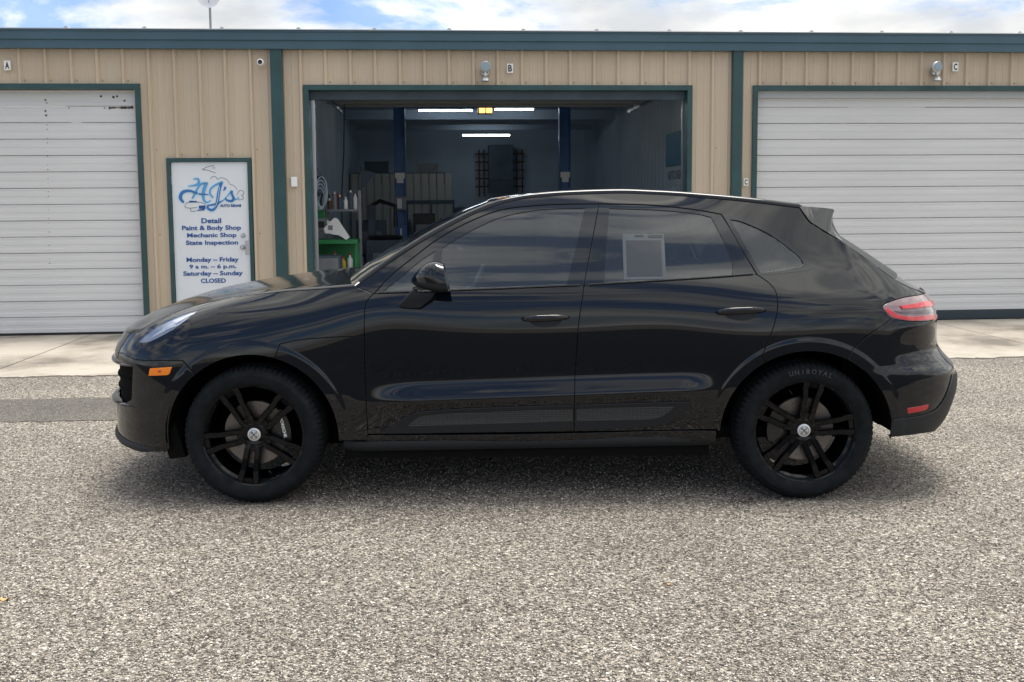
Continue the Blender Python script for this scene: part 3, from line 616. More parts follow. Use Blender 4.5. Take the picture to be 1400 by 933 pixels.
for i in range(9):
    x = -.52 + i * .105; h = [.26, .18, .30, .22, .34, .2, .28, .24, .18][i]
    o = item('oil_bottle', -.95 + x, 8.2, .95 + fl, ['dark', 'black', 'tall dark', 'pale', 'tall pale', 'blue', 'brown', 'grey', 'short black'][i] + ' bottle in the row on the back tool bench', 'bottle', 'bottles on the back bench')
    MB().lathe([(0, 0), (.04, 0), (.04, h * .7), (.02, h * .85), (.018, h), (0, h)], 12, 'z').build('bottle_body', [M['intdark'], M['blackp'], M['intdark'], M['white'], M['whitedoor'], M['liftblue'], M['brown'], M['grey'], M['blackp']][i], o, True)
bc = item('blower_cart', -.42, 7.6, fl, 'dark bulky machine at the right end of the back bench', 'machine')
MB().bbox(-.22, .22, -.2, .2, .1, 1.2, .05).build('machine_body', M['intdark'], bc); MB().lathe([(0, 0), (.17, 0), (.2, .06), (.15, .25), (0, .28)], 18, 'z', (0, 0, 1.2)).build('hopper', M['intdark'], bc, True)
for x in (-.18, .18): MB().lathe([(0, -.02), (.07, -.02), (.07, .02), (0, .02)], 16, 'x', (x, 0, .085)).build('wheel', M['rubber'], bc, True)
tr = item('blue_toolbox', 1.5, 8.6, fl, 'dark blue roller cabinet at the right back of the bay', 'cabinet')
MB().bbox(-.4, .4, -.2, .3, .05, 1.7, .02).build('cabinet_body', M['intdark'], tr)
for i in range(6): MB().bbox(-.37, .37, -.22, -.201, .12 + i * .25, .34 + i * .25, .006).build('drawer', M['intwall'], tr)

# more small things on the left wall and floor of the bay
def hangtool(u, v, z, kind, label):
    o = thing('hanging_' + kind, u, v, z, label, kind)
    if kind == 'wrench': MB().bbox(-.008, .008, -.006, .006, 0, .22, .003).build('shank', M['steel'], o); MB().lathe([(.012, -.006), (.026, -.006), (.026, .006), (.012, .006)], 12, 'y', (0, 0, .235), closed=True).build('jaw', M['steel'], o)
    if kind == 'hose': MB().tube([(.07 * math.sin(a * .5), .01 * a / 12, .16 * math.cos(a * .5)) for a in range(26)], .012, 6).build('hose_coil', M['blackp'], o, True)
    if kind == 'funnel': MB().lathe([(.012, 0), (.014, .08), (.07, .18), (.072, .19)], 16, 'z').build('cone', M['redp'], o, True)
hangtool(-2.60, 1.2, 1.25, 'wrench', 'steel wrench hanging nearest the opening on the left bay wall')
hangtool(-2.50, 2.3, 1.55, 'hose', 'black air hose coil hanging above the metal shelf')
hangtool(-2.35, 2.4, 1.50, 'funnel', 'red funnel hanging beside the black hose coil')
for (u, v, w, d, h, z, mt, nm, lb) in ((-2.48, 1.55, .14, .14, .28, 1.075, 'grey', 'battery_charger', 'grey charger box standing under the reel on the green cart'), (-2.10, 1.9, .16, .16, .14, .845, 'redp', 'small_case', 'red small case on the lower board of the metal shelf'),
        (-2.32, 1.9, .20, .18, .22, .845, 'intdark', 'parts_bin', 'dark parts bin on the lower board of the metal shelf'), (-2.15, 2.6, .30, .3, .75, .013, 'intdark', 'oil_drum_box', 'dark bin on the floor behind the metal shelf'),
        (-1.25, 4.9, .34, .3, .62, .013, 'grey', 'jack_cabinet', 'grey cabinet beside the blue lift post'), (-2.05, 5.2, .5, .4, 1.25, .013, 'intdark', 'tool_cabinet', 'tall dark tool cabinet behind the metal shelf'),
        (-1.15, 6.4, .4, .35, 1.35, .013, 'blackp', 'air_compressor', 'black machine between lift post and tool bench')):
    o = thing(nm, u, v, z, lb, nm.replace('_', ' ')); MB().bbox(-w / 2, w / 2, -d / 2, d / 2, 0, h, .012).build('body', M[mt], o)
    MB().bbox(-w * .38, w * .38, -d / 2 - .008, -d / 2 - .001, h * .55, h * .85, .003).build('front_panel', M['grey' if mt != 'grey' else 'blackp'], o)
    MB().tube([(-w * .25, -d / 2, h * .4), (-w * .25, -d / 2 - .03, h * .4), (w * .25, -d / 2 - .03, h * .4), (w * .25, -d / 2, h * .4)], .006, 6).build('handle', M['steel'], o)
sg2 = thing('wheel_stack', -1.9, 3.2, .013, 'stack of dark tyres on the floor left of the tyre machine', 'tyres')
for i in range(3): MB().lathe([(.18, 0), (.30, .01), (.33, .06), (.33, .14), (.30, .20), (.18, .21)], 28, 'z', (0, 0, .215 * i), closed=True).build('tyre', M['rubber'], sg2, True)
cfan = thing('conduit_run', -.9, 12.3, .013, 'thin curved pipe rising on the back wall beside the cubicle', 'pipe')
MB().tube([(0, 0, 0), (0, 0, 1.9), (-.05, 0, 2.05), (-.2, 0, 2.12)], .02, 8).build('pipe', M['grey'], cfan, True)

# fallen leaves on the gravel
for (px, py, Z, lb) in ((6, 819, 0, 'small tan fallen leaf on the gravel at the left edge'), (914, 798, 0, 'tiny orange leaf on the gravel in front of the car')):
    r = ray(px, py); t = (.006 - CAMH) / r[2]; q = r * t
    mb = MB(); w = .020 if px < 100 else .011
    pts = [(math.cos(a) * w * (1 + .25 * math.sin(3 * a)), math.sin(a) * w * .6, .004 * math.cos(2 * a) + .004) for a in np.linspace(0, 2 * math.pi, 12, endpoint=False)]
    mb.add(pts + [(0, 0, .001)] + [(p[0], p[1], p[2] - .0012) for p in pts] + [(0, 0, -.0002)], [(i, (i + 1) % 12, 12) for i in range(12)] + [(13 + (i + 1) % 12, 13 + i, 25) for i in range(12)] + [(i, 13 + i, 13 + (i + 1) % 12, (i + 1) % 12) for i in range(12)])
    o = mb.build('fallen_leaf', smat('leaf_tan', (.50, .28, .12), .7), None); o.location = (q[0], q[1], .003); tag(o, lb, 'leaf')

# ================================================================ the car
CX, CY = -1.337, 5.88                       # front axle on the centre line
car = empty('parked_car', (CX, CY, 0)); tag(car, 'glossy black five door crossover with black wheels parked side on before the workshop', 'car')
def paint(name, col, rough=.09, flake=.0, spec=.5, bump=0):
    ma = smat(name, col, rough, coat=1, spec=0); ma.node_tree.nodes['Principled BSDF'].inputs['Coat IOR'].default_value = 1.50; t = ma.node_tree; b = t.nodes['Principled BSDF']
    co = N(t, 'ShaderNodeTexCoord'); n = N(t, 'ShaderNodeTexNoise'); n.inputs['Scale'].default_value = 7; n.inputs['Detail'].default_value = 8; n.inputs['Roughness'].default_value = .7
    t.links.new(co.outputs['Object'], n.inputs[0])
    r = ramp(t, [(.4, (.0,) * 3), (.8, (.03,) * 3)], n.outputs['Fac']); t.links.new(r.outputs[0], b.inputs['Coat Roughness'])      # light dust film
    n2 = N(t, 'ShaderNodeTexNoise'); n2.inputs['Scale'].default_value = 2.2; n2.inputs['Detail'].default_value = 1; t.links.new(co.outputs['Object'], n2.inputs[0])
    bp = N(t, 'ShaderNodeBump'); bp.inputs['Strength'].default_value = .06; bp.inputs['Distance'].default_value = .004
    t.links.new(n2.outputs['Fac'], bp.inputs['Height']); t.links.new(bp.outputs[0], b.inputs['Coat Normal'])
    return ma
M['paint'] = paint('black_paint', (.0008, .0022, .0045))
M['dusty'] = paint('black_paint_dusty', (.003, .004, .005)); _d = M['dusty'].node_tree.nodes['Principled BSDF']
for _l in list(_d.inputs['Coat Roughness'].links): M['dusty'].node_tree.links.remove(_l)
_d.inputs['Coat Roughness'].default_value = .10
M['piano'] = smat('gloss_black_trim', (.008, .011, .015), .12, coat=.9, spec=.0)
M['satin'] = smat('satin_black_trim', (.009, .011, .014), .42, spec=.3)
M['matte'] = smat('matte_black_plastic', (.014, .016, .018), .6, spec=.3, bump=.15, bscale=400)
M['under'] = smat('underbody_black', (.006, .006, .006), .9, spec=.05)
M['rimb'] = smat('gloss_black_rim', (.0015, .002, .003), .12, coat=.5, spec=0)
M['tyre'] = smat('tyre_rubber', (.004, .006, .0075), .78, var=.15, vscale=20, spec=.22)
M['disc'] = smat('brake_disc', (.16, .14, .125), .4, metal=.8, var=.2, vscale=4)
M['caliper'] = smat('caliper_black', (.01, .01, .01), .3)
M['chrome'] = smat('chrome', (.62, .62, .62), .4, metal=.6)
M['amber'] = smat('amber_lens', (.85, .22, .01), .2, coat=.6, var=.0); M['redl'] = smat('red_lens', (.48, .006, .02), .18, coat=.8); M['redd'] = smat('red_reflector', (.42, .012, .02), .25, coat=.5)
M['pinkl'] = smat('clear_red_lens', (.20, .13, .14), .12, coat=1); M['hlamp'] = smat('lamp_interior', (.42, .52, .68), .35); M['led'] = smat('lamp_reflector_bright', (.9, .92, .95), .3)
def glass(name, tint, back=.10):
    ma = bpy.data.materials.new(name); ma.use_nodes = True; t = ma.node_tree; t.nodes.clear(); o = N(t, 'ShaderNodeOutputMaterial')
    tr = N(t, 'ShaderNodeBsdfTransparent'); tr.inputs[0].default_value = (*tint, 1); gl = N(t, 'ShaderNodeBsdfGlossy'); gl.inputs['Roughness'].default_value = .02
    gl.inputs[0].default_value = (.95, .97, 1, 1)
    lw = N(t, 'ShaderNodeFresnel'); lw.inputs[0].default_value = 1.62; mx = N(t, 'ShaderNodeMixShader')
    df = N(t, 'ShaderNodeBsdfDiffuse'); df.inputs[0].default_value = (.034, .045, .054, 1); ms = N(t, 'ShaderNodeMixShader'); ms.inputs[0].default_value = back
    t.links.new(tr.outputs[0], ms.inputs[1]); t.links.new(df.outputs[0], ms.inputs[2])
    t.links.new(lw.outputs[0], mx.inputs[0]); t.links.new(ms.outputs[0], mx.inputs[1]); t.links.new(gl.outputs[0], mx.inputs[2]); t.links.new(mx.outputs[0], o.inputs[0])
    return ma
M['tint'] = glass('tinted_glass', (.22, .25, .27), .30); M['wsg'] = glass('windscreen_glass', (.45, .52, .5), .06)
M['lampglass'] = glass('lamp_glass', (.98, .98, 1), .0)

# --- natural cubic splines
def nat_matrix(k):
    n = len(k); A = np.zeros((n, n)); Bm = np.zeros((n, n)); A[0, 0] = A[-1, -1] = 1
    h = np.diff(k)
    for i in range(1, n - 1):
        A[i, i - 1] = h[i - 1]; A[i, i] = 2 * (h[i - 1] + h[i]); A[i, i + 1] = h[i]
        Bm[i, i - 1] = 6 / h[i - 1]; Bm[i, i] = -6 / h[i - 1] - 6 / h[i]; Bm[i, i + 1] = 6 / h[i]
    return np.linalg.solve(A, Bm)
def nat_eval(k, Y, Y2, x):                                  # Y (N,n) or (n,), x (N,)
    i = np.clip(np.searchsorted(k, x) - 1, 0, len(k) - 2); h = k[i + 1] - k[i]; a = (k[i + 1] - x) / h; b = 1 - a
    if Y.ndim == 1: y0, y1, s0, s1 = Y[i], Y[i + 1], Y2[i], Y2[i + 1]
    else:
        r = np.arange(len(x)); y0, y1, s0, s1 = Y[r, i], Y[r, i + 1], Y2[r, i], Y2[r, i + 1]
    return a * y0 + b * y1 + ((a ** 3 - a) * s0 + (b ** 3 - b) * s1) * h * h / 6
ZS = np.array([.15, .25, .31, .38, .46, .535, .63, .75, .86, .95, 1.03, 1.10, 1.20, 1.32, 1.44, 1.52, 1.60])
rows = {
 -1.0: [.84,.885,.91,.925,.935,.940,.942,.935,.895,.835,.76,.68,.57,.45,.35,.28,.2],
 -.6:  [.85,.895,.918,.932,.940,.945,.947,.940,.905,.850,.78,.70,.60,.48,.38,.31,.24],
 -.3:  [.86,.90,.925,.940,.948,.951,.953,.949,.930,.888,.825,.75,.65,.54,.44,.38,.3],
 0:    [.86,.91,.935,.948,.953,.955,.956,.954,.942,.915,.865,.79,.70,.62,.54,.48,.4],
 .35:  [.82,.88,.915,.928,.933,.936,.938,.938,.933,.920,.893,.850,.78,.72,.66,.61,.55],
 .6:   [.80,.865,.893,.907,.917,.921,.922,.924,.924,.919,.905,.877,.820,.762,.70,.65,.59],
 1.0:  [.80,.865,.892,.906,.916,.920,.920,.923,.924,.919,.906,.882,.826,.768,.702,.652,.59],
 1.8:  [.80,.865,.892,.906,.916,.920,.920,.923,.925,.920,.908,.884,.828,.770,.703,.653,.59],
 2.2:  [.80,.865,.893,.908,.920,.926,.928,.932,.933,.928,.914,.888,.830,.770,.702,.650,.585],
 2.5:  [.82,.88,.922,.936,.943,.947,.950,.953,.953,.945,.926,.892,.832,.770,.705,.660,.612],
 2.82: [.84,.90,.94,.955,.962,.965,.967,.968,.966,.958,.935,.895,.832,.765,.702,.660,.617],
 3.2:  [.84,.90,.93,.945,.950,.953,.955,.955,.952,.943,.918,.875,.808,.742,.680,.638,.595],
 3.5:  [.84,.89,.92,.935,.940,.943,.944,.942,.936,.921,.893,.848,.780,.712,.648,.605,.56],
 3.9:  [.83,.88,.91,.925,.930,.933,.934,.932,.924,.905,.875,.828,.755,.685,.62,.575,.53]}
XS = np.array(sorted(rows)); TB = np.array([rows[x] for x in XS]); KZ = nat_matrix(ZS); TB2 = (KZ @ TB.T).T; KX = nat_matrix(XS)
def sstep(a, b, x):
    t = np.clip((x - a) / (b - a), 0, 1); return t * t * (3 - 2 * t)
CRK = np.array([-.13, -.07, -.03, -.010, .002, .03, .06, .085, .115]); CRV = np.array([0, .008, .0215, .0290, .0292, .0205, .009, .0022, 0])
CR2 = nat_matrix(CRK) @ CRV
def Sw(x, z):
    x = np.clip(x, -1, 3.9); z = np.clip(z, .15, 1.6)
    Y = np.stack([nat_eval(ZS, TB[j], TB2[j], z) for j in range(len(XS))], 1); Y2 = Y @ KX.T
    w = nat_eval(XS, Y, Y2, x)
    zp = z - (.53 + .031 * (x - .6)); b = np.where((zp > -.13) & (zp < .115), nat_eval(CRK, CRV, CR2, np.clip(zp, -.13, .115)), 0)
    w = w + b * sstep(.48, .9, x) * (1 - sstep(2.18, 2.45, x))
    for ax in (0., 2.839):
        r = np.hypot(x - ax, z - .345); w = w + .004 * (1 - sstep(.484, .510, r)) * sstep(.2, .3, z)
    w = w + .020 * (1 - sstep(.655, .705, z)) * sstep(3.1, 3.4, x) - .012 * sstep(.70, .76, z) * (1 - sstep(.80, .90, z)) * sstep(3.25, 3.4, x)
    return w
def lin(z, kz, kv): return np.interp(z, kz, kv)
NZ = np.array([.10,.18,.25,.33,.45,.60,.72,.78,.82,.86,.90,.96,1.04,1.12,1.3]); NX = np.array([-.80,-.87,-.925,-.935,-.93,-.935,-.93,-.915,-.89,-.865,-.825,-.70,-.455,-.20,.3])
N2 = nat_matrix(NZ) @ NX
RZ = np.array([.10,.26,.367,.45,.51,.59,.655,.70,.75,.80,.865,.93,.98,1.03,1.10,1.226,1.34,1.5,1.6]); RX = np.array([3.5,3.66,3.77,3.81,3.83,3.835,3.815,3.772,3.735,3.722,3.72,3.715,3.70,3.67,3.60,3.47,3.41,3.38,3.36])
R2 = nat_matrix(RZ) @ RX
SMIN, SMAX = -1.2, 4.1
PFX = 2.4
def Pm(s, z):
    s = np.asarray(s, float); z = np.asarray(z, float)
    xn = nat_eval(NZ, NX, N2, np.clip(z, .1, 1.3)); xr = nat_eval(RZ, RX, R2, np.clip(z, .1, 1.6))
    a = -.30; b = xn + .45; xf = .5 * (a + b + np.sqrt((a - b) ** 2 + .003)); a = 3.12; b = xr - .42; xb = .5 * (a + b - np.sqrt((a - b) ** 2 + .003))
    ph = np.clip((xf - s) / (xf - SMIN), 0, 1) * math.pi / 2; pr = np.clip((s - xb) / (SMAX - xb), 0, 1) * math.pi / 2
    sp, cp = np.sin(ph), np.cos(ph); x = np.where(s < xf, xf - (xf - xn) * sp ** (2 / PFX), s); k = np.where(s < xf, np.clip(cp, 0, 1) ** (2 / PFX), 1)
    PR = 2.7; sr, cr = np.sin(pr), np.cos(pr); x = np.where(s > xb, xb + (xr - xb) * sr ** (2 / PR), x); k = np.where(s > xb, np.clip(cr, 0, 1) ** (2 / PR), k)
    w = Sw(x, z) * k
    return np.stack([x, -w, z], -1)
def Pn(s, z):
    e = 1.5e-3; s = np.clip(s, SMIN + 2e-3, SMAX - 2e-3)
    a = Pm(s + e, z) - Pm(s - e, z); b = Pm(s, z + e) - Pm(s, z - e); n = np.cross(a, b); n /= np.linalg.norm(n, axis=-1, keepdims=True) + 1e-12
    return n                                                # points to -y (near side)
def proj_local(P):
    d = P + np.array([CX, CY, 0]) - np.array([0, 0, CAMH]); zz = d @ cf
    return np.stack([PCX + F * (d @ CR_) / zz, PCY - F * (d @ CU_) / zz], -1)
gs, gz = np.meshgrid(np.linspace(SMIN + .05, SMAX - .05, 330), np.linspace(.16, 1.60, 150), indexing='ij')
gpp = proj_local(Pm(gs.ravel(), gz.ravel())); gpn = Pn(gs.ravel(), gz.ravel()); gP = Pm(gs.ravel(), gz.ravel())
vd = gP + np.array([CX, CY, -CAMH]); facing = (gpn * vd).sum(1) < -.02 * np.linalg.norm(vd, axis=1)
gpp[~facing] = 1e6
def inv(pts):
    pts = np.asarray(pts, float); res = []
    for q in pts:
        i = np.argmin(((gpp - q) ** 2).sum(1)); s, z = gs.ravel()[i], gz.ravel()[i]
        for it in range(8):
            e = 1e-4; A = proj_local(Pm(np.array([s, s + e, s]), np.array([z, z, z + e]))); J = np.array([(A[1] - A[0]) / e, (A[2] - A[0]) / e]).T
            try: d = np.linalg.solve(J, q - A[0])
            except Exception: break
            d = np.clip(d, -.02, .02); s = min(max(s + d[0], SMIN + .02), SMAX - .02); z = min(max(z + d[1], .15), 1.6)
        A = proj_local(Pm(np.array([s]), np.array([z])))[0]
        if np.hypot(*(A - q)) > 6: s, z = gs.ravel()[i], gz.ravel()[i]
        res.append((s, z))
    return np.array(res)
def crv(pts, smooth=True, step=.012):                       # px curve -> dense (s,z) curve
    p = inv(pts) if len(pts) and not isinstance(pts, np.ndarray) else np.asarray(pts)
    return dens(p, smooth, step)
def dens(p, smooth=True, step=.012):
    p = np.asarray(p, float); n = len(p); o = []
    for i in range(n - 1):
        p0, p1, p2, p3 = p[max(i - 1, 0)], p[i], p[i + 1], p[min(i + 2, n - 1)]
        if i == 0: p0 = 2 * p1 - p2
        if i == n - 2: p3 = 2 * p2 - p1
        k = max(1, int(np.ceil(np.linalg.norm(p2 - p1) / step)))
        for j in range(k):
            t = j / k
            o.append(.5 * ((2 * p1) + (-p0 + p2) * t + (2 * p0 - 5 * p1 + 4 * p2 - p3) * t * t + (-p0 + 3 * p1 - 3 * p2 + p3) * t ** 3) if smooth else p1 + (p2 - p1) * t)
    o.append(p[-1]); return np.array(o)
def join(*cs):
    o = []
    for c in cs:
        for q in c:
            if not o or np.hypot(*(np.array(o[-1]) - q)) > 1.5e-3: o.append(np.array(q))
    if np.hypot(*(o[0] - o[-1])) < 1.5e-3: o.pop()
    return np.array(o)
def area(p): x, y = p[:, 0], p[:, 1]; return .5 * np.sum(x * np.roll(y, -1) - y * np.roll(x, -1))
def inset(p, d):
    if area(p) < 0: p = p[::-1]
    if d == 0: return p
    a = p - np.roll(p, 1, 0); b = np.roll(p, -1, 0) - p
    na = np.stack([-a[:, 1], a[:, 0]], 1); nb = np.stack([-b[:, 1], b[:, 0]], 1)
    na /= np.linalg.norm(na, axis=1, keepdims=True) + 1e-12; nb /= np.linalg.norm(nb, axis=1, keepdims=True) + 1e-12
    n = na + nb; l = (n * n).sum(1, keepdims=True); n = n * 2 / np.maximum(l, .6)
    q = p + n * d
    at = (p[:, 0] < SMIN + .003) | (p[:, 0] > SMAX - .003); q[at, 0] = p[at, 0]
    return q
def inside(poly, pts):
    x, y = pts[:, 0], pts[:, 1]; c = np.zeros(len(pts), bool); n = len(poly)
    for i in range(n):
        x1, y1 = poly[i]; x2, y2 = poly[(i + 1) % n]
        if y1 == y2: continue
        m_ = ((y1 > y) != (y2 > y)) & (x < (x2 - x1) * (y - y1) / (y2 - y1) + x1); c ^= m_
    return c
def panel(name, poly, mat, parent, holes=(), gap=.0028, off=0., th=.014, h=.022, mirror=False, both=False, surf=None, edge=0.003):
    """cut one body panel out of the analytic body surface; rolled edges, flange behind"""
    loops = [inset(poly, gap)] + [inset(q, -gap * .0)[::-1] for q in holes]
    P = np.concatenate(loops); E = []; o = 0
    for l in loops:
        E += [(o + i, o + (i + 1) % len(l)) for i in range(len(l))]; o += len(l)
    mn, mx_ = loops[0].min(0), loops[0].max(0)
    a, b = np.meshgrid(np.arange(mn[0] + h / 2, mx_[0], h), np.arange(mn[1] + h / 2, mx_[1], h * .8), indexing='ij'); a = a + (np.arange(a.shape[1]) % 2)[None, :] * h * .5
    G = np.stack([a.ravel(), b.ravel()], 1); ok = inside(loops[0], G)
    for l in loops[1:]: ok &= ~inside(l, G)
    G = G[ok]
    if len(G):
        keep = np.ones(len(G), bool)
        for i in range(0, len(P)):
            keep &= ((G - P[i]) ** 2).sum(1) > (h * .45) ** 2
        G = G[keep]
    ring = []
    for ax in (0., 2.839):                                  # fine rows along the wheel arch lip
        for rr in np.arange(.474, .521, .004):
            ring += [(ax + rr * math.cos(a), .345 + rr * math.sin(a)) for a in np.arange(0, math.pi * 2, .018)]
    ring = np.array(ring); ok = inside(loops[0], ring) if h <= .022 else np.zeros(len(ring), bool)
    for l in loops[1:]: ok &= ~inside(l, ring)
    ring = ring[ok]
    if len(ring):
        kp = np.ones(len(ring), bool)
        for i in range(len(P)): kp &= ((ring - P[i]) ** 2).sum(1) > .004 ** 2
        ring = ring[kp]
        rg = np.abs(np.hypot(G[:, 0] - np.where(G[:, 0] < 1.4, 0, 2.839), G[:, 1] - .345) - .497) < .030
        G = np.concatenate([G[~rg], ring])
    V = np.concatenate([P, G]) if len(G) else P
    r = delaunay_2d_cdt([Vector(v) for v in V], E, [], 0, 1e-5)
    vs = np.array([v[:] for v in r[0]]); tr = np.array([f for f in r[2] if len(f) == 3]); c = vs[tr].mean(1); ok = inside(loops[0], c)
    for l in loops[1:]: ok &= ~inside(l, c)
    tr = tr[ok]
    ar = np.array([np.cross(vs[t[1]] - vs[t[0]], vs[t[2]] - vs[t[0]]) for t in tr]); tr[ar < 0] = tr[ar < 0][:, ::-1]
    p3 = Pm(vs[:, 0], vs[:, 1]); n3 = Pn(vs[:, 0], vs[:, 1]); p3 = p3 + n3 * off
    VV = [p3]; NN = [n3]; FF = [list(t) for t in tr]; base = len(p3)
    for l in loops:                                         # flange with a small rounded lip
        q = Pm(l[:, 0], l[:, 1]); n_ = Pn(l[:, 0], l[:, 1]); d = np.roll(q, -1, 0) - np.roll(q, 1, 0); outw = np.cross(d, n_); outw /= np.linalg.norm(outw, axis=1, keepdims=True) + 1e-12
        k = len(l); q = q + n_ * off
        r0, r1, r2 = q, q - n_ * edge * .5 + outw * edge * .35, q - n_ * th + outw * edge * .35
        n1 = (n_ + outw); n1 /= np.linalg.norm(n1, axis=1, keepdims=True)
        VV += [r0, r1, r2]; NN += [n_, n1, outw]
        for rr in range(2):
            for i in range(k):
                A = base + rr * k + i; B2 = base + rr * k + (i + 1) % k; FF.append([A, A + k, B2 + k, B2])
        base += 3 * k
    V3 = np.concatenate(VV); N3 = np.concatenate(NN)
    if mirror: V3 = V3 * [1, -1, 1]; N3 = N3 * [1, -1, 1]; FF = [f[::-1] for f in FF]
    if both:
        n0 = len(V3); FF = FF + [[i + n0 for i in f[::-1]] for f in FF]; V3 = np.concatenate([V3, V3 * [1, -1, 1]]); N3 = np.concatenate([N3, N3 * [1, -1, 1]])
    me = bpy.data.meshes.new(name); me.from_pydata(V3.tolist(), [], FF); me.materials.append(mat)
    me.polygons.foreach_set('use_smooth', [True] * len(me.polygons)); me.normals_split_custom_set_from_vertices(N3.tolist()); me.update()
    ob = bpy.data.objects.new(name, me); COL.objects.link(ob); ob.parent = parent
    return ob

# --- the drawn lines of the car
T_px = [(185,455),(203,446),(225,434.5),(250,424),(274,416.5),(300,410.5),(334,404.6),(385,398.8),(430,396),(462,393.5),(485,391.5)]
Th = inv(T_px); Th = np.concatenate([[(SMIN, .835), (-.95, .855)], Th])
T_ap = inv([(485,391.5),(511,372.5),(554,343),(597,317),(651,290),(697,274.5),(754,267),(840,263.5),(890,264.8),(937,267.5),(1016,274.2),(1092,283)])
T_re = inv([(1092,283),(1106,303),(1120,312),(1134,320.6),(1151,331)]); T_rg = inv([(1151,331),(1189,357),(1224,383),(1250,396),(1265,401)])
cTh, cTa, cTre, cTrg = dens(Th), dens(T_ap), dens(T_re), dens(T_rg)
fd_top = crv([(511,402),(534,377),(569,349),(600,326),(640,304),(683,287.5),(726,281.5),(770,279.2),(819,278.6)])
fd_front = crv([(511,402),(502,411),(498.6,423),(498,460),(498.5,500),(500.5,548),(503,594)])
bpil = crv([(819,278.6),(808,338),(798.6,391),(791,445),(787,500),(785.5,545),(785,590.5)])
fd_bot = crv([(503,594),(600,592.8),(700,591.5),(785,590.5)])
rd_bot = crv([(785,590.5),(900,588.8),(979,587.5)])
rd_top = crv([(819,278.6),(860,279.3),(898,281),(949,286.5),(986,293)]); rd_c = crv([(986,293),(1000,314.6),(1018,346),(1035,375.6)])
rd_back = crv([(1035,375.6),(1050,386),(1059,396),(1063,409),(1062,430),(1056,452),(1049,470),(1042,487)])
def s_of(x, z):                                             # domain s whose surface point lies at this x
    lo, hi = SMIN, SMAX
    for _ in range(40):
        m_ = (lo + hi) / 2
        if float(Pm(np.array([m_]), np.array([z]))[0, 0]) < x: lo = m_
        else: hi = m_
    return (lo + hi) / 2
def arc(cx, cz, r, a0, a1, n=26): return np.array([(s_of(cx + r * math.cos(R(a)), max(cz + r * math.sin(R(a)), .16)), cz + r * math.sin(R(a))) for a in np.linspace(a0, a1, n)])
FWX, RWX, WZ, AR = 0.0, 2.839, .345, .437
def on_arc(c, cx, a): x, z = cx + AR * math.cos(R(a)), WZ + AR * math.sin(R(a)); return np.array([s_of(x, z), z])
def ang(c, cx): d = Pm(c[:1], c[1:])[0][[0, 2]] - np.array([cx, WZ]); return math.degrees(math.atan2(d[1], d[0]))
# polygons
belt_f = crv([(511,402),(560,400.5),(611,398.6),(726,394),(798.6,391)]); belt_r = crv([(798.6,391),(900,385),(980,380),(1035,375.6)])
SZ_rear_door_arc = arc(RWX, WZ, AR, ang(rd_back[-1], RWX), 178, 30)
shut_f = crv([(250,493.5),(220,493),(190,492.5),(178,489),(168,483)]); shut_f = join(shut_f, dens(np.array([shut_f[-1], (-.98, .735), (SMIN, .74)])))
clam = crv([(382,471),(405,465.5),(430,463),(465,460.8),(498,460)])
aF0 = ang(shut_f[0], FWX); aF1 = ang(inv([(378,482)])[0], FWX)
aF0 = min(max(aF0, 118), 150)
pFa = on_arc(0, FWX, aF0); pFb = on_arc(0, FWX, aF1)
i460 = np.argmin(np.hypot(*(fd_front - clam[-1]).T))
hood_poly = join(cTh, dens(np.array([Th[-1], fd_top[0]])), fd_front[:i460 + 1], clam[::-1], arc(FWX, WZ, AR, aF1, aF0, 40), shut_f, np.array([(SMIN, .74), (SMIN, .835)]))
rock_f = inv([(470.5,603),(503,602.5)])
fend_poly = join(arc(FWX, WZ, AR, ang(rock_f[0], FWX), aF1, 40), clam, fd_front[i460:], rock_f[::-1])
blow = inv([(227,619),(181,607),(161,596)])
aFb = ang(blow[0], FWX); 
bump_poly = join(shut_f[::-1], arc(FWX, WZ, AR, aF0, 178.5, 30), dens(np.array([(s_of(-AR, .29), .29), blow[0]])), dens(blow), dens(np.array([blow[-1], (-.98, .23), (SMIN, .22)])), np.array([(SMIN, .22), (SMIN, .74)]))
lamp_o = crv([(1206,419),(1216,413),(1240,406),(1265,400.5)]); 
zl = lamp_o[-1][1]; lamp_top = join(lamp_o, dens(np.array([lamp_o[-1], (SMAX - .25, zl + .005), (SMAX - .22, zl - .02)])))
lamp_bot = crv([(1206,419),(1209,425),(1216,433),(1224,436.5),(1247,439.6),(1270,439)]); zb = lamp_bot[-1][1]
lamp_bot = join(lamp_bot, dens(np.array([lamp_bot[-1], (SMAX - .25, zb), (SMAX - .22, zb + .02)])))
lamp_poly = join(lamp_top, lamp_bot[::-1])
bl = crv([(1219,435),(1195,453),(1177,468),(1166,478)])
aRb = ang(bl[-1], RWX)
side_poly = join(dens(T_ap), cTre, cTrg, dens(np.array([T_rg[-1], lamp_o[-1]])), lamp_o[::-1], lamp_bot[:np.argmin(np.hypot(*(lamp_bot - bl[0]).T)) + 1], bl, arc(RWX, WZ, AR, aRb, ang(rd_back[-1], RWX), 50), rd_back[::-1], rd_c[::-1], rd_top[::-1], fd_top[::-1], np.array([fd_top[0], T_ap[0]]))
fdoor = join(fd_front[::-1], belt_f, bpil[np.argmin(np.hypot(*(bpil - belt_f[-1]).T)):], fd_bot[::-1])
rdoor = join(bpil[np.argmin(np.hypot(*(bpil - belt_r[0]).T)):][::-1], belt_r, rd_back, SZ_rear_door_arc, np.array([inv([(979,587.5)])[0]]), rd_bot[::-1])
ffr = join(fd_top, bpil[:np.argmin(np.hypot(*(bpil - belt_f[-1]).T)) + 1], belt_f[::-1])
rfr = join(rd_top, rd_c, belt_r[::-1], bpil[:np.argmin(np.hypot(*(bpil - belt_r[0]).T)) + 1][::-1])
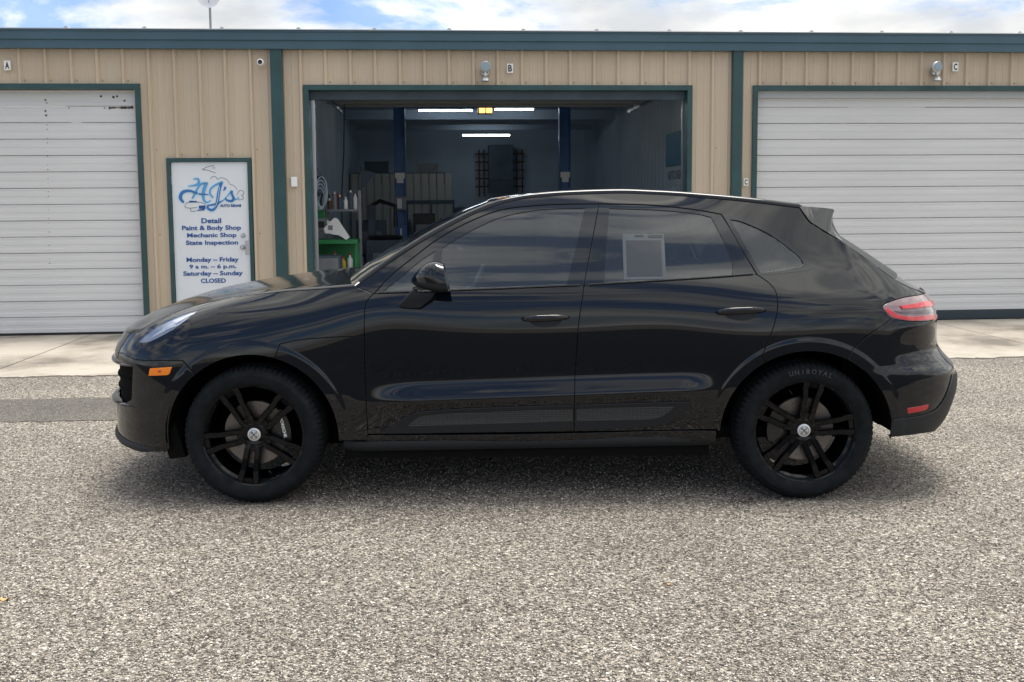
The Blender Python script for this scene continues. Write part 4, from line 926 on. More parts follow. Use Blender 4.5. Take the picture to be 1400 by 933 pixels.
rb0 = inv([(1217,596.5),(1240,594),(1272,589)])
zlb = lamp_bot[-1][1]
rb_poly = join(bl[::-1], lamp_bot[np.argmin(np.hypot(*(lamp_bot - bl[0]).T)):], dens(np.array([(SMAX - .22, zl), (SMAX, zl)])) if False else np.array([lamp_bot[-1], (SMAX, zlb + .02)]), np.array([(SMAX, .24)]), dens(np.array([(SMAX, .24), rb0[-1]])), rb0[::-1], arc(RWX, WZ, AR, -3.5, aRb, 40))
# glass outlines
gF = join(crv([(598,396.3),(604.5,338.5)], False), crv([(604.5,338.5),(640,317),(683,297.5),(726,288),(760,285),(800,284)]), crv([(800,284),(788,336),(775,388.6)], False), crv([(775,388.6),(700,392),(598,396.3)], False))
gQ = join(crv([(523,398.4),(554,373),(575,356),(596,342.5)]), crv([(596,342.5),(589,368),(586,396.8)]), crv([(586,396.8),(523,398.4)], False))
gR = join(crv([(833,284.5),(898,286.5),(949,291.5),(972.5,296.5)]), crv([(972.5,296.5),(990,330),(1001,358),(1001.5,377)]), crv([(1001.5,377),(920,381.5),(826,386)]), crv([(826,386),(829,335),(833,284.5)], False))
gS_o = join(crv([(988,293.5),(1016,299),(1055,317.5),(1088,343.5),(1109,360),(1112,366),(1106,370)]), crv([(1106,370),(1071,374),(1037,376.6)]), crv([(1037,376.6),(1018,346),(1000,314.6),(988,293.5)]))
gS = join(crv([(998,300),(1016,304),(1053,321),(1086.5,346),(1097,357),(1098,362),(1093,365.5)]), crv([(1093,365.5),(1071,369.5),(1040,373.5)]), crv([(1040,373.5),(1020,338),(998,300)]))
hl = join(crv([(273,418.7),(250,425.3),(225,436.2),(206,447.5),(190,460.5),(184,467.5)]), crv([(184,467.5),(200,468.5),(222,459),(244,445.5),(263,431),(271,424),(273,418.7)]))
grille = join(crv([(182,500),(181,520),(180,547)]), crv([(180,547),(170,552),(160,549)]), dens(np.array([inv([(160,549)])[0], (-1.05, .52), (SMIN, .50)])), np.array([(SMIN, .68)]), dens(np.array([(SMIN, .68), (-1.05, .69), inv([(160,497)])[0]])), crv([(160,497),(182,500)]))
grille_ok = grille

side_poly_h = side_poly

def both_sides(fn, *a, **k):
    return fn(*a, mirror=False, **k), fn(*a, mirror=True, **k)
# --- skins
hood = panel('hood', hood_poly, M['paint'], car, holes=[hl], both=True, h=.016)
tag(hood)
# top surfaces: near edge -> centre -> far edge
def tcrv(pts, Y=CY): return np.array([at_y(px, py, Y) - np.array([CX, CY, 0]) for px, py in pts])
def top_surface(name, Esz, C, p, mat, parent, pl=None, tang=.05, rows=None, planp=2.2):
    E3 = Pm(Esz[:, 0], Esz[:, 1]); tz = Pm(Esz[:, 0], Esz[:, 1] + 1e-3) - Pm(Esz[:, 0], Esz[:, 1] - 1e-3); tz /= np.linalg.norm(tz, axis=1, keepdims=True)
    rows_ = []
    for e, c, t in zip(E3, C, tz):
        w = abs(e[1]); d = min(tang, w * .4)
        def cr(k): return np.array([c[0] + (e[0] - c[0]) * abs(k) ** planp, -w * k, c[2] + (e[2] - c[2]) * abs(k) ** p])
        k2 = 1 - d / max(w, 1e-3); P2 = cr(k2); P1 = e + t * d * .38; half = []
        for q in np.linspace(0, 1, 7): half.append((1 - q) ** 2 * e + 2 * q * (1 - q) * P1 + q * q * P2)
        for q in np.linspace(k2, 0, 12)[1:]: half.append(cr(q))
        half = np.array(half); rows_.append(np.concatenate([half, (half[:-1] * [1, -1, 1])[::-1]]))
    return grid_mesh(name, rows_, mat, parent, True)
def at_x(C, x): return np.stack([x, 0 * x, np.interp(x, C[:, 0], C[:, 2])], 1)
Ch = tcrv([(161,466),(172,455),(185,444),(208,429),(239,415),(270,403.5),(294,396),(322,390),(349,385.5),(385,380),(422,375),(458,371.5)])
e = dens(Th, True, .03); e = e[e[:, 0] < 10]; ex = Pm(e[:, 0], e[:, 1])
Cz = np.interp(ex[:, 0], Ch[:, 0], Ch[:, 2]); Cz = np.maximum(Cz, ex[:, 2] + .0); Cz[0] = ex[0, 2] 
bl_ = sstep(ex[0, 0], ex[0, 0] + .10, ex[:, 0]); Cz = ex[:, 2] + (Cz - ex[:, 2]) * bl_
xe = ex[:, 0].copy(); Cx = xe - .0
lim = 460
hoodtop = top_surface('hood_top', e, np.stack([Cx, 0 * Cx, Cz], 1), 2.6, M['dusty'], hood, tang=.06)
# windscreen + roof
def pair(Esz, Cc):
    E3 = Pm(Esz[:, 0], Esz[:, 1]); a = np.r_[0, np.cumsum(np.linalg.norm(np.diff(E3, axis=0), axis=1))]; a /= a[-1]
    b = np.r_[0, np.cumsum(np.linalg.norm(np.diff(Cc, axis=0), axis=1))]; b /= b[-1]
    return np.stack([np.interp(a, b, Cc[:, i]) for i in range(3)], 1)
ap_d = dens(T_ap, True, .02); iw = np.argmin(np.hypot(*(ap_d - inv([(655,288.5)])[0]).T))
ws_e = ap_d[:iw + 1]; ws_c = tcrv([(464,388),(485,375),(511,354),(554,326),(597,303),(640,283),(672,271)])
top_surface('windscreen', ws_e, pair(ws_e, ws_c), 2.2, M['wsg'], car, tang=.03)
ro_e = ap_d[iw:]; ro_c = tcrv([(673,271),(697,267),(725,263.2),(754,260.5),(797,258.3),(840,257.5),(890,259.8),(937,262.5),(980,266.5),(1016,270.3),(1060,277),(1090,281.5)])
top_surface('roof', ro_e, pair(ro_e, ro_c), 2.6, M['paint'], car, tang=.07)
rg_e = dens(np.concatenate([T_re[-1:], T_rg[1:3]]), True, .02); rg_c = tcrv([(1146,317),(1185,341),(1228,369.5)], 5.52)
rw_ = top_surface('rear_window', rg_e, pair(rg_e, rg_c), 3.0, M['tint'], car, tang=.015)
rw_.data.materials.append(M['satin']); co_ = rw_.data.vertices
for p_ in rw_.data.polygons:
    if min(abs(co_[v].co.y) for v in p_.vertices) > .42: p_.material_index = 1
tg_e = dens(np.concatenate([T_rg[2:], [lamp_o[-1]], [(SMAX - .25, zl + .005)]]), True, .02); tg_c = tcrv([(1229,370),(1244,381),(1256,389.5),(1264,396),(1268,402)], 5.45)
tail = top_surface('tailgate', tg_e, pair(tg_e, tg_c), 2.0, M['paint'], car, tang=.04)
# tailgate panel between the lamps
zz0 = lamp_bot[-1][1]
panel('tailgate_face', np.array([(SMAX - .22, zb + .02), (SMAX, zb + .02), (SMAX, zl + .0), (SMAX - .22, zl)]), M['paint'], tail, both=True)
root = inv([(1091.5,282.5),(1106,303),(1120,312),(1134,320.6),(1151,330.5)]); root3 = Pm(root[:, 0], root[:, 1]) + Pn(root[:, 0], root[:, 1]) * .001 + np.array([.005, 0, 0])
sp0 = [root3[0]] + [at_y(px, py, CY - yy) - np.array([CX, CY, 0]) for px, py, yy in ((1105,282.8,.62),(1125,284.2,.61),(1138.5,286,.60),(1140.5,288.5,.60),(1138,296,.60),(1138.5,303,.60),(1143.5,315,.60))] + [root3[i] for i in (4, 3, 2, 1)]
lift = ro_c[-1][2] - sp0[0][2]; ks = np.sin(np.linspace(-1, 1, 41) * math.pi / 2); sp = []
for k in ks:
    a = 1 - abs(k) ** 2.4; ring = [(p[0] + .05 * a, p[1] * -k, p[2] + lift * a) for p in sp0]; sp.append(ring + ring[:1])
spo = grid_mesh('roof_spoiler', sp, M['paint'], car, True, False)
A_l = np.array(sp0[:8]); B_l = np.array([root3[0], root3[1], root3[2], root3[3], root3[4]])
def resam(P, n):
    d = np.r_[0, np.cumsum(np.linalg.norm(np.diff(P, axis=0), axis=1))]; d /= d[-1]; return np.stack([np.interp(np.linspace(0, 1, n), d, P[:, i]) for i in range(3)], 1)
A_r, B_r = resam(A_l, 24), resam(B_l, 24)
for s in (1, -1):
    rws_ = [((1 - t) * A_r + t * B_r) * [1, s, 1] for t in np.linspace(0, 1, 8)]
    grid_mesh('end_face', rws_, M['paint'], spo, True, s < 0)
bs = both_sides(panel, 'body_side', side_poly_h, M['paint'], car, holes=[gS_o])
fe = both_sides(panel, 'front_fender', fend_poly, M['paint'], car)
bump = panel('front_bumper', bump_poly, M['paint'], car, holes=[grille_ok], both=True)
rbump = panel('rear_bumper', rb_poly, M['paint'], car, both=True, h=.012)
clad = join(crv([(523.5,593),(534,582),(546,575),(562,566.5),(582.5,562),(643.6,558),(715,555.5),(784,553.4)]), crv([(784,553.4),(783.8,588)]), crv([(783.8,588),(720,589.3),(643.6,591),(580,592.5),(523.5,593)]))
clad_in = join(crv([(556,583),(570,571),(590,566),(643,563),(715,560.5),(783.5,558.5)]), crv([(783.5,558.5),(783.5,576)]), crv([(783.5,576),(700,578.5),(556,583)]))
cladr = join(crv([(787.3,553.3),(860,551.2),(945,549)]), crv([(945,549),(938,562),(912,578),(895,582.5),(867.5,585),(787,588)]), crv([(787,588),(787.3,553.3)]))
cladr_in = join(crv([(787.3,558.3),(860,556),(922,554.5)]), crv([(922,554.5),(915,563),(900,571),(880,573.5),(787.3,576)]), crv([(787.3,576),(787.3,558.3)]))
hexm = smat('honeycomb_trim', (.022, .025, .028), .42); t = hexm.node_tree; co = N(t, 'ShaderNodeTexCoord'); mpn = N(t, 'ShaderNodeMapping'); mpn.inputs['Scale'].default_value = (48, 48, 80)
vo = N(t, 'ShaderNodeTexVoronoi'); vo.inputs['Randomness'].default_value = .12; vo.inputs['Scale'].default_value = 1.0; t.links.new(co.outputs['Object'], mpn.inputs[0]); t.links.new(mpn.outputs[0], vo.inputs[0])
bp = N(t, 'ShaderNodeBump'); bp.inputs['Strength'].default_value = 1; bp.inputs['Distance'].default_value = .005; bp.invert = True; t.links.new(vo.outputs['Distance'], bp.inputs['Height']); t.links.new(bp.outputs[0], t.nodes['Principled BSDF'].inputs['Normal'])
def handle(px0, py0, px1, py1, door, sgn):
    a, b = inv([(px0, py0), (px1, py1)]); n = 28; rows_ = []
    for i in range(n + 1):
        u = i / n; q = a + (b - a) * u; p = Pm(q[:1], q[1:])[0]; nn = Pn(q[:1], q[1:])[0]
        o = .034 * (1 - abs(2 * u - 1) ** 3.2) + .003; hh = .0155 * (1 - abs(2 * u - 1) ** 4) ** .5 * (1 + .15 * math.cos(2 * u)) + .0005; ring = []
        for k in range(14):
            A = 2 * math.pi * k / 14; ring.append(p + nn * (o + .010 * math.cos(A) * min(1, hh / .012)) + np.array([0, 0, 1]) * hh * math.sin(A))
        ring.append(ring[0]); rows_.append(ring)
    rows_ = np.array(rows_) * ([1, sgn, 1])
    hd = grid_mesh('handle', rows_, M['paint'], door, True, sgn > 0)
    c = (a + b) / 2; L = (b - a)[0] * .33                   # dark cup behind the grip
    th_ = np.linspace(0, 2 * math.pi, 40, endpoint=False)
    cup = np.stack([c[0] - .0 + L * np.cos(th_), c[1] - .012 + .036 * np.sin(th_)], 1)
    panel('handle_cup', cup, M['satin'], door, off=.0012, th=.001, h=.03, mirror=sgn < 0)
    cup2 = np.stack([c[0] + (b - a)[0] * .49 * np.cos(th_), c[1] + .003 + .024 * np.sin(th_)], 1)
    return hd
doors = []
M['lens_dark'] = smat('lens_dark_grey', (.075, .05, .058), .15, coat=1)  # dark grey inner lens between the red light bars
for mir, sg in ((False, 1), (True, -1)):
    d1 = panel('front_door', fdoor, M['paint'], car, mirror=mir, h=.013); d2 = panel('rear_door', rdoor, M['paint'], car, mirror=mir, h=.013)
    panel('window_frame', ffr, M['piano'], d1, holes=[gF, gQ], mirror=mir, off=-.003); panel('window_frame', rfr, M['piano'], d2, holes=[gR], mirror=mir, off=-.003)
    panel('window', gF, M['tint'], d1, mirror=mir, off=-.008, th=.003, gap=.0004); panel('quarter_window', gQ, M['tint'], d1, mirror=mir, off=-.008, th=.003, gap=.0004)
    panel('window', gR, M['tint'], d2, mirror=mir, off=-.008, th=.003, gap=.0004)
    s1 = panel('side_trim', clad, M['satin'], d1, mirror=mir, off=.008, th=.009, edge=.006); panel('honeycomb_insert', clad_in, hexm, s1, mirror=mir, off=.0095, th=.001, h=.03)
    s2 = panel('side_trim', cladr, M['satin'], d2, mirror=mir, off=.008, th=.009, edge=.006); panel('honeycomb_insert', cladr_in, hexm, s2, mirror=mir, off=.0095, th=.001, h=.03)
    handle(712, 436.5, 780, 434, d1, sg); handle(978, 427.5, 1048, 424.5, d2, sg)
    doors.append((d1, d2))
    # belt strip
    for dd, cv in ((d1, belt_f), (d2, belt_r)):
        pts = Pm(cv[:, 0], cv[:, 1] + .004) + Pn(cv[:, 0], cv[:, 1]) * .002; MB().tube([tuple(p * [1, sg, 1]) for p in pts[2:-1:3]], .0045, 6).build('belt_strip', M['satin'], dd, True)
    panel('side_window', gS, M['tint'], bs[0 if sg > 0 else 1], mirror=mir, off=-.006, th=.003, gap=.0004)
    panel('side_window_frame', gS_o, M['piano'], bs[0 if sg > 0 else 1], holes=[gS], mirror=mir, off=.0016, gap=.0, th=.006)
    # head lamp
    h_ = panel('headlight', hl, M['lampglass'], car, mirror=mir, off=.0, th=.002, gap=.001)
    panel('lamp_interior', hl, M['hlamp'], h_, mirror=mir, off=-.022, th=.01, gap=-.004)
    for q in ([(200,463),(219,453),(229,447),(227,443),(222,446),(205,458)], [(218,447),(236,437),(240,443),(224,450)], [(232,436),(262,424),(266,424),(238,440)]):
        panel('light_strip', crv(q + q[:1], False)[:-1], M['led'], h_, mirror=mir, off=-.016, th=.004, h=.02)
    # side marker and reflector
    mk_ = panel('side_marker', crv([(205,503.5),(236,501.5),(232.5,511.5),(229,513.5),(203,514.5),(205,503.5)], False)[:-1], M['amber'], car, mirror=mir, off=.004, th=.006, h=.012)
    panel('bulb', crv([(216,506.5),(222,506),(221,509.5),(216,510),(216,506.5)], False)[:-1], M['redp'], mk_, mirror=mir, off=.0052, th=.001, h=.01)
    panel('rear_reflector', crv([(1239.5,558),(1270,552.5),(1267,560),(1262,562),(1240.5,566),(1239.5,558)], False)[:-1], M['redd'], car, mirror=mir, off=.004, th=.006, h=.012)
    tl = panel('tail_light', lamp_poly, M['pinkl'], car, mirror=mir, off=.0, gap=.003)
    panel('inner_lens', crv([(1221,424.5),(1233,426),(1262,423.5),(1279,420),(1280,427),(1262,429.5),(1240,430),(1228,428.5),(1221,424.5)], False)[:-1], M['lens_dark'], tl, mirror=mir, off=.0025, th=.003, h=.012)
    panel('light_bar', crv([(1229,418),(1245,416),(1262,412),(1279,408),(1279,416),(1262,421),(1250,422.5),(1233,423.5),(1229,418)], False)[:-1], M['redl'], tl, mirror=mir, off=.007, th=.007, h=.012)
    panel('light_bar', crv([(1214,420.5),(1219,425),(1229,430.5),(1247,432.8),(1270,431),(1280,430),(1280,437),(1270,438),(1247,439),(1226,436),(1215,430.5),(1209,423),(1214,420.5)], True)[:-1], M['redl'], tl, mirror=mir, off=.004, th=.006, h=.012)
# rear valance
val = join(crv([(1219.5,574),(1240,571.5),(1265,567),(1280,560),(1289,549),(1297,532),(1302,512)]), dens(np.array([inv([(1302,512)])[0], (SMAX - .3, .60), (SMAX, .60)])), np.array([(SMAX, .245)]), dens(np.array([(SMAX, .245), rb0[-1]])), rb0[::-1], inv([(1217.5,590)]), inv([(1219.5,574)]))
panel('rear_valance', val, M['matte'], rbump, both=True, off=.010, th=.012, gap=.0)
# front lips and grille
rec = grille_ok
panel('grille_backing', rec, M['under'], bump, both=True, off=-.030, th=.001, gap=-.01)
def zband(name, s0, s1, z0, z1, off, mat, parent, r=.012, slope=0.):
    ss = np.linspace(SMIN, s1, 60); rws = []
    for s in ss:
        zc = (z0 + z1) / 2 + slope * (s - SMIN); p = Pm(np.array([s]), np.array([zc]))[0]; n_ = Pn(np.array([s]), np.array([zc]))[0]
        if s <= SMIN + .001: n_ = np.array([-1., 0, 0])
        hn = np.array([n_[0], n_[1], 0]); hn /= np.linalg.norm(hn); k = float(sstep(0, .1, np.array(s1 - s))) ; hh = (z1 - z0) / 2 * (.25 + .75 * k)
        rws.append([p + hn * (off * k + .002 - .0) + v for v in (np.array([0, 0, -hh]) - hn * .03 * (1), np.array([0, 0, -hh]), np.array([0, 0, -hh * .3]) + hn * r * k, np.array([0, 0, hh * .3]) + hn * r * k, np.array([0, 0, hh]), np.array([0, 0, hh]) - hn * .03)])
    rws = np.array(rws); full = np.concatenate([(rws * [1, -1, 1])[::-1], rws[1:]])
    return grid_mesh(name, full, mat, parent, True)
sg_ = float(inv([(180, 500)])[0][0]); s_lip = float(inv([(215, 610)])[0][0])
zb1 = inv([(162, 492)])[0][1]
zband('grille_lip', 0, sg_ + .03, .706, .718, .006, M['paint'], bump, r=.005)
zband('grille_fin', 0, sg_, .624, .632, -.024, M['under'], bump, r=.003); zband('grille_fin', 0, sg_, .562, .569, -.024, M['under'], bump, r=.003)
zband('grille_lower_lip', 0, sg_ + .01, .487, .506, .010, M['paint'], bump, r=.008)
zband('front_lip', 0, s_lip, .292, .330, .006, M['matte'], bump, r=.008, slope=-.055)
panel('fog_reflector', crv([(167,541),(171,538),(181,545),(181,551),(176,549),(167,541)], False)[:-1], M['led'], bump, off=-.05, th=.004, h=.012)
# rocker
sill = join(crv([(503,596),(640,595),(785,592.8),(979,589.8)]), crv([(979,589.8),(979,598),(976,604)]), crv([(976,604),(785,606.5),(500,609)]), crv([(500,609),(503,596)]))
both_sides(panel, 'sill', sill, M['paint'], car, gap=.001)
rws = []
xs_ = np.linspace(.455, 2.385, 50)
for x in xs_:
    zt = .315 + .010 * (x - .45); yy = .882 - .03 * max(0, (.62 - x) / .17) ** 2
    rws.append([(x, -yy + .03, zt + .004), (x, -yy - .012, zt - .002), (x, -yy - .016, zt - .02), (x, -yy + .004, zt - .055), (x, -yy + .03, zt - .062), (x, -yy + .2, zt - .065)])
for s in (1, -1):
    q = np.array(rws) * [1, s, 1]; sk = grid_mesh('side_skirt', q, M['matte'], car, True, s < 0)
# inner dark shell, floor, wheel wells
mb = MB()
mb.add([tuple(v) for v in []], [])
def inner(zlo, x0, x1):
    r_ = []
    for x in np.linspace(x0, x1, 60):
        col_ = []
        for z in np.linspace(zlo, 1.06, 14):
            w = float(Sw(np.array([x]), np.array([z]))[0]) - .045; col_.append((x, -max(w, .1), z))
        r_.append(col_)
    return np.array(r_)
for x0, x1, zlo in ((.46, 2.36, .30),):
    q = inner(zlo, x0, x1)
    for s in (1, -1): grid_mesh('inner_shell', q * [1, s, 1], M['under'], car, True, s < 0)
for s in (1, -1):
    for nm, c, x0, x1 in (('inner_shell', FWX, -.60, .60), ('inner_shell', RWX, 2.2, 3.35)):
        rr = []
        for a in np.linspace(1, 183, 60):
            x = c + (AR + .012) * math.cos(R(a)); z = WZ + (AR + .012) * math.sin(R(a)); w = float(Sw(np.array([x]), np.array([max(z, .16)]))[0])
            rr.append([(x, -(w - .005) * s, z), (x, -(w - .12) * s, z), (x, -.45 * s, z)])
        grid_mesh('wheel_arch_liner', rr, M['under'], car, True, s < 0)
mb = MB(); mb.box(.46, 2.36, -.86, .86, .22, .30); mb.box(-.78, -.46, -.42, .42, .26, .42); mb.box(-.5, .5, -.45, .45, .2, .75); mb.box(2.2, 3.3, -.45, .45, .24, .8); mb.box(3.30, 3.55, -.70, .70, .34, .85)
mb.prism([(-.85, -.25), (-.80, -.45), (-.70, -.62), (-.56, -.76), (-.46, -.80), (-.46, .80), (-.56, .76), (-.70, .62), (-.80, .45), (-.85, .25)], .27, .80, 'z'); mb.box(-.3, .6, -.7, .7, .80, .95)
mb.build('underbody', M['under'], car)
for s in (1, -1):
    MB().prism([(-.475, .31), (-.45, .228), (-.365, .238), (-.385, .31), (-.42, .42)], -.88 * s, -.70 * s, 'y').build('mud_flap', M['under'], car)
# cabin
mb = MB(); mb.box(.62, 3.2, -.80, .80, .30, .36); mb.box(.50, .62, -.80, .80, .3, 1.0); mb.box(3.1, 3.2, -.7, .7, .3, 1.05); mb.box(2.55, 3.2, -.75, .75, .95, 1.02)
mb.build('cabin_floor', M['under'], car)
dsh = MB(); dsh.prism([(.50, 1.02), (.62, 1.06), (.98, 1.04), (1.08, .98), (1.05, .80), (.6, .7)], -.78, .78, 'y'); dsh.build('dashboard', M['satin'], car)
hdl = []
for x in np.linspace(1.35, 2.95, 20):
    zc = float(np.interp(x, ro_c[:, 0] if False else tcrv([(673,271),(840,257.5),(1090,281.5)])[:, 0], tcrv([(673,271),(840,257.5),(1090,281.5)])[:, 2])) - .05
    hdl.append([(x, y, zc - .06 * abs(y / .6) ** 2) for y in np.linspace(-.6, .6, 9)])
grid_mesh('headliner', hdl, M['under'], car, True)
def seat(x, y):
    s = empty('seat', (0, 0, 0), 0, car)
    MB().bbox(x - .27, x + .25, y - .25, y + .25, .55, .70, .05).build('cushion', M['satin'], s, True)
    mb = MB(); rws_ = []
    for i in range(9):
        u = i / 8; cx = x + .22 + .22 * u; z = .66 + .62 * u; hw = .25 * (1 - .35 * u ** 3); rws_.append([(cx - .07, y - hw, z), (cx - .09, y, z), (cx - .07, y + hw, z), (cx + .07, y + hw, z), (cx + .09, y, z), (cx + .07, y - hw, z), (cx - .07, y - hw, z)])
    grid_mesh('backrest', rws_, M['satin'], s, True); MB().bbox(x + .40, x + .52, y - .13, y + .13, 1.26, 1.42, .05).build('headrest', M['satin'], s, True)
for y in (-.4, .4): seat(1.42, y); seat(2.25, y)
sw = MB(); swc = np.array([1.10, -.40, 1.02]); pts = []
for i in range(33):
    a = 2 * math.pi * i / 32; pts.append((swc[0] + .185 * math.sin(a) * .42, swc[1] + .185 * math.cos(a), swc[2] + .185 * math.sin(a) * .9))
sw.tube(pts, .016, 8); stw = sw.build('steering_wheel', M['grey'], car, True); MB().lathe([(0, -.03), (.07, -.02), (.07, .03), (0, .05)], 16, 'x', tuple(swc)).build('hub', M['satin'], stw, True)
# paper in rear door window
pa, pb, pc, pd = [at_y(px, py, CY - .735) - np.array([CX, CY, 0]) for px, py in ((851,319),(908,319),(911,383),(853,384))]
def paper(nm, a, b, c, d, mat, par, o=0.):
    n_ = np.cross(b - a, d - a); n_ /= np.linalg.norm(n_); k = [p + n_ * o for p in (a, b, c, d)]
    mb = MB(); mb.add([tuple(p) for p in k] + [tuple(p + n_ * .0008) for p in k], [(0, 1, 2, 3), (7, 6, 5, 4), (0, 4, 5, 1), (1, 5, 6, 2), (2, 6, 7, 3), (3, 7, 4, 0)]); return mb.build(nm, mat, par)
# place it just inside the glass, leaning with it
def onglass(px, py, d=-.0065):
    q = inv([(px, py)])[0]; return Pm(q[:1], q[1:])[0] + Pn(q[:1], q[1:])[0] * d
A_, B_, C_, D_ = onglass(851,319), onglass(908,319), onglass(911,381), onglass(853,382)
M['pf'] = smat('sticker_border', (.036, .046, .054), .4, coat=.6); M['pi'] = smat('sticker_print', (.012, .016, .020), .3, coat=.6)
pp = paper('window_sticker', A_, B_, C_, D_, M['pf'], doors[0][1])
def pint(u, v): return A_ * (1 - u) * (1 - v) + B_ * u * (1 - v) + C_ * u * v + D_ * (1 - u) * v
for v0, v1, u0, u1 in [(.03, .07, .3, .5), (.03, .09, .62, .96), (.15, .93, .08, .92)]: paper('print', pint(u0, v0), pint(u1, v0), pint(u1, v1), pint(u0, v1), M['pi'], pp, -.0012)
# cowl, wiper
cwr = []
for y in np.linspace(-.70, .70, 25):
    a = abs(y / .70) ** 2; x0 = .20 + .24 * a; z0 = 1.085 - .045 * a
    cwr.append([(x0, y, z0), (x0 + .03, y, z0 - .035), (x0 + .12, y, z0 - .03), (x0 + .20, y, z0 + .0)])
grid_mesh('cowl', cwr, M['matte'], car, True)
for s_, L in ((-1, .6), (1, .55)):
    MB().tube([(.34, s_ * .1 - .35, 1.075), (.43, s_ * .1 - .15, 1.125), (.50, s_ * .1 + .12, 1.165)], [.012, .009, .006], 8).tube([(.40, s_ * .1 - .3, 1.10), (.56, s_ * .1 + .28, 1.185)], .007, 6).build('wiper', M['matte'], car, True)
# roof edge trim (bright sky reflecting bead)
for s in (1, -1):
    cv = dens(T_ap, True, .03); P_ = Pm(cv[:, 0], cv[:, 1]) + Pn(cv[:, 0], cv[:, 1]) * .0 ; MB().tube([tuple((p + np.array([0, .015, -.002])) * [1, s, 1]) for p in P_[1:]], .021, 16).build('roof_trim', M['paint'], car, True)
# antenna fin
MB().prism([(-.06, 0), (-.02, .035), (.05, .05), (.06, 0)], -.012, .012, 'y').build('antenna', M['paint'], car).location = (2.73, 0, 1.517)
# mirrors
for s in (1, -1):
    rws_ = []
    for i, x in enumerate(np.linspace(0, 1, 22)):
        k = x; hx = .822 + .192 * k; f = (math.sin(min(1, k * 1.12) * math.pi / 2) ** .62) if k > 0 else .02
        top = 1.150 + .105 * (math.sin(min(1, k / .80) * math.pi / 2) ** .75 if k > 0 else .01) * (1 - .12 * max(0, (k - .8) / .2)); bot = 1.150 - .050 * f
        yi, yo = .90, .90 + .175 * f; ring = []
        for a in np.linspace(0, 2 * math.pi, 28, endpoint=False):
            ca, sa = math.cos(a), math.sin(a); e_ = .75
            yy = (yi + yo) / 2 + (yo - yi) / 2 * math.copysign(abs(ca) ** e_, ca); zz = (1.150 + (top - 1.150) * abs(sa) ** e_) if sa > 0 else (1.150 - (1.150 - bot) * abs(sa) ** e_)
            ring.append((hx + .020 * (zz - 1.15) / -.1 * k, -yy, zz))
        ring.append(ring[0]); rws_.append(ring)
    rr = np.array(rws_) * [1, s, 1]
    mroot = empty('side_mirror', (0, 0, 0), 0, car)
    up = rr[:, :15]; dn = rr[:, 14:]
    a0 = grid_mesh('mirror_cap', up, M['paint'], mroot, True, s > 0); a1 = grid_mesh('mirror_base', dn, M['satin'], mroot, True, s > 0)
    mb = MB(); mb.add([tuple(p) for p in rr[-1][:-1]], [tuple(range(28))]); mb.build('mirror_glass', M['piano'], mroot)
    ft = [((.765, .885, 1.045), .012), ((.80, .905, 1.07), .026), ((.86, .93, 1.10), .03), ((.92, .95, 1.12), .03)]
    rws_ = []
    for (cx, cy_, cz), r_ in ft:
        ring = [(cx + r_ * 1.5 * math.cos(a) , -(cy_ + .03 * math.cos(a) * .2) - 0 * r_, cz + r_ * math.sin(a)) for a in np.linspace(0, 2 * math.pi, 17)]
        ring = [(p[0], p[1] + .03 * math.sin(a * 1.0), p[2]) for p, a in zip(ring, np.linspace(0, 2 * math.pi, 17))]
        rws_.append(ring)
    fm = MB(); fm.prism([(.755, 1.028), (.775, 1.018), (.87, 1.012), (.93, 1.06), (.955, 1.10), (.86, 1.10), (.85, 1.115), (.83, 1.105)], -.955 * s, -.885 * s, 'y'); fo = fm.build('mirror_foot', M['satin'], mroot); bv = fo.modifiers.new('b', 'BEVEL'); bv.width = .012; bv.segments = 3; fo.data.polygons.foreach_set('use_smooth', [True] * len(fo.data.polygons))

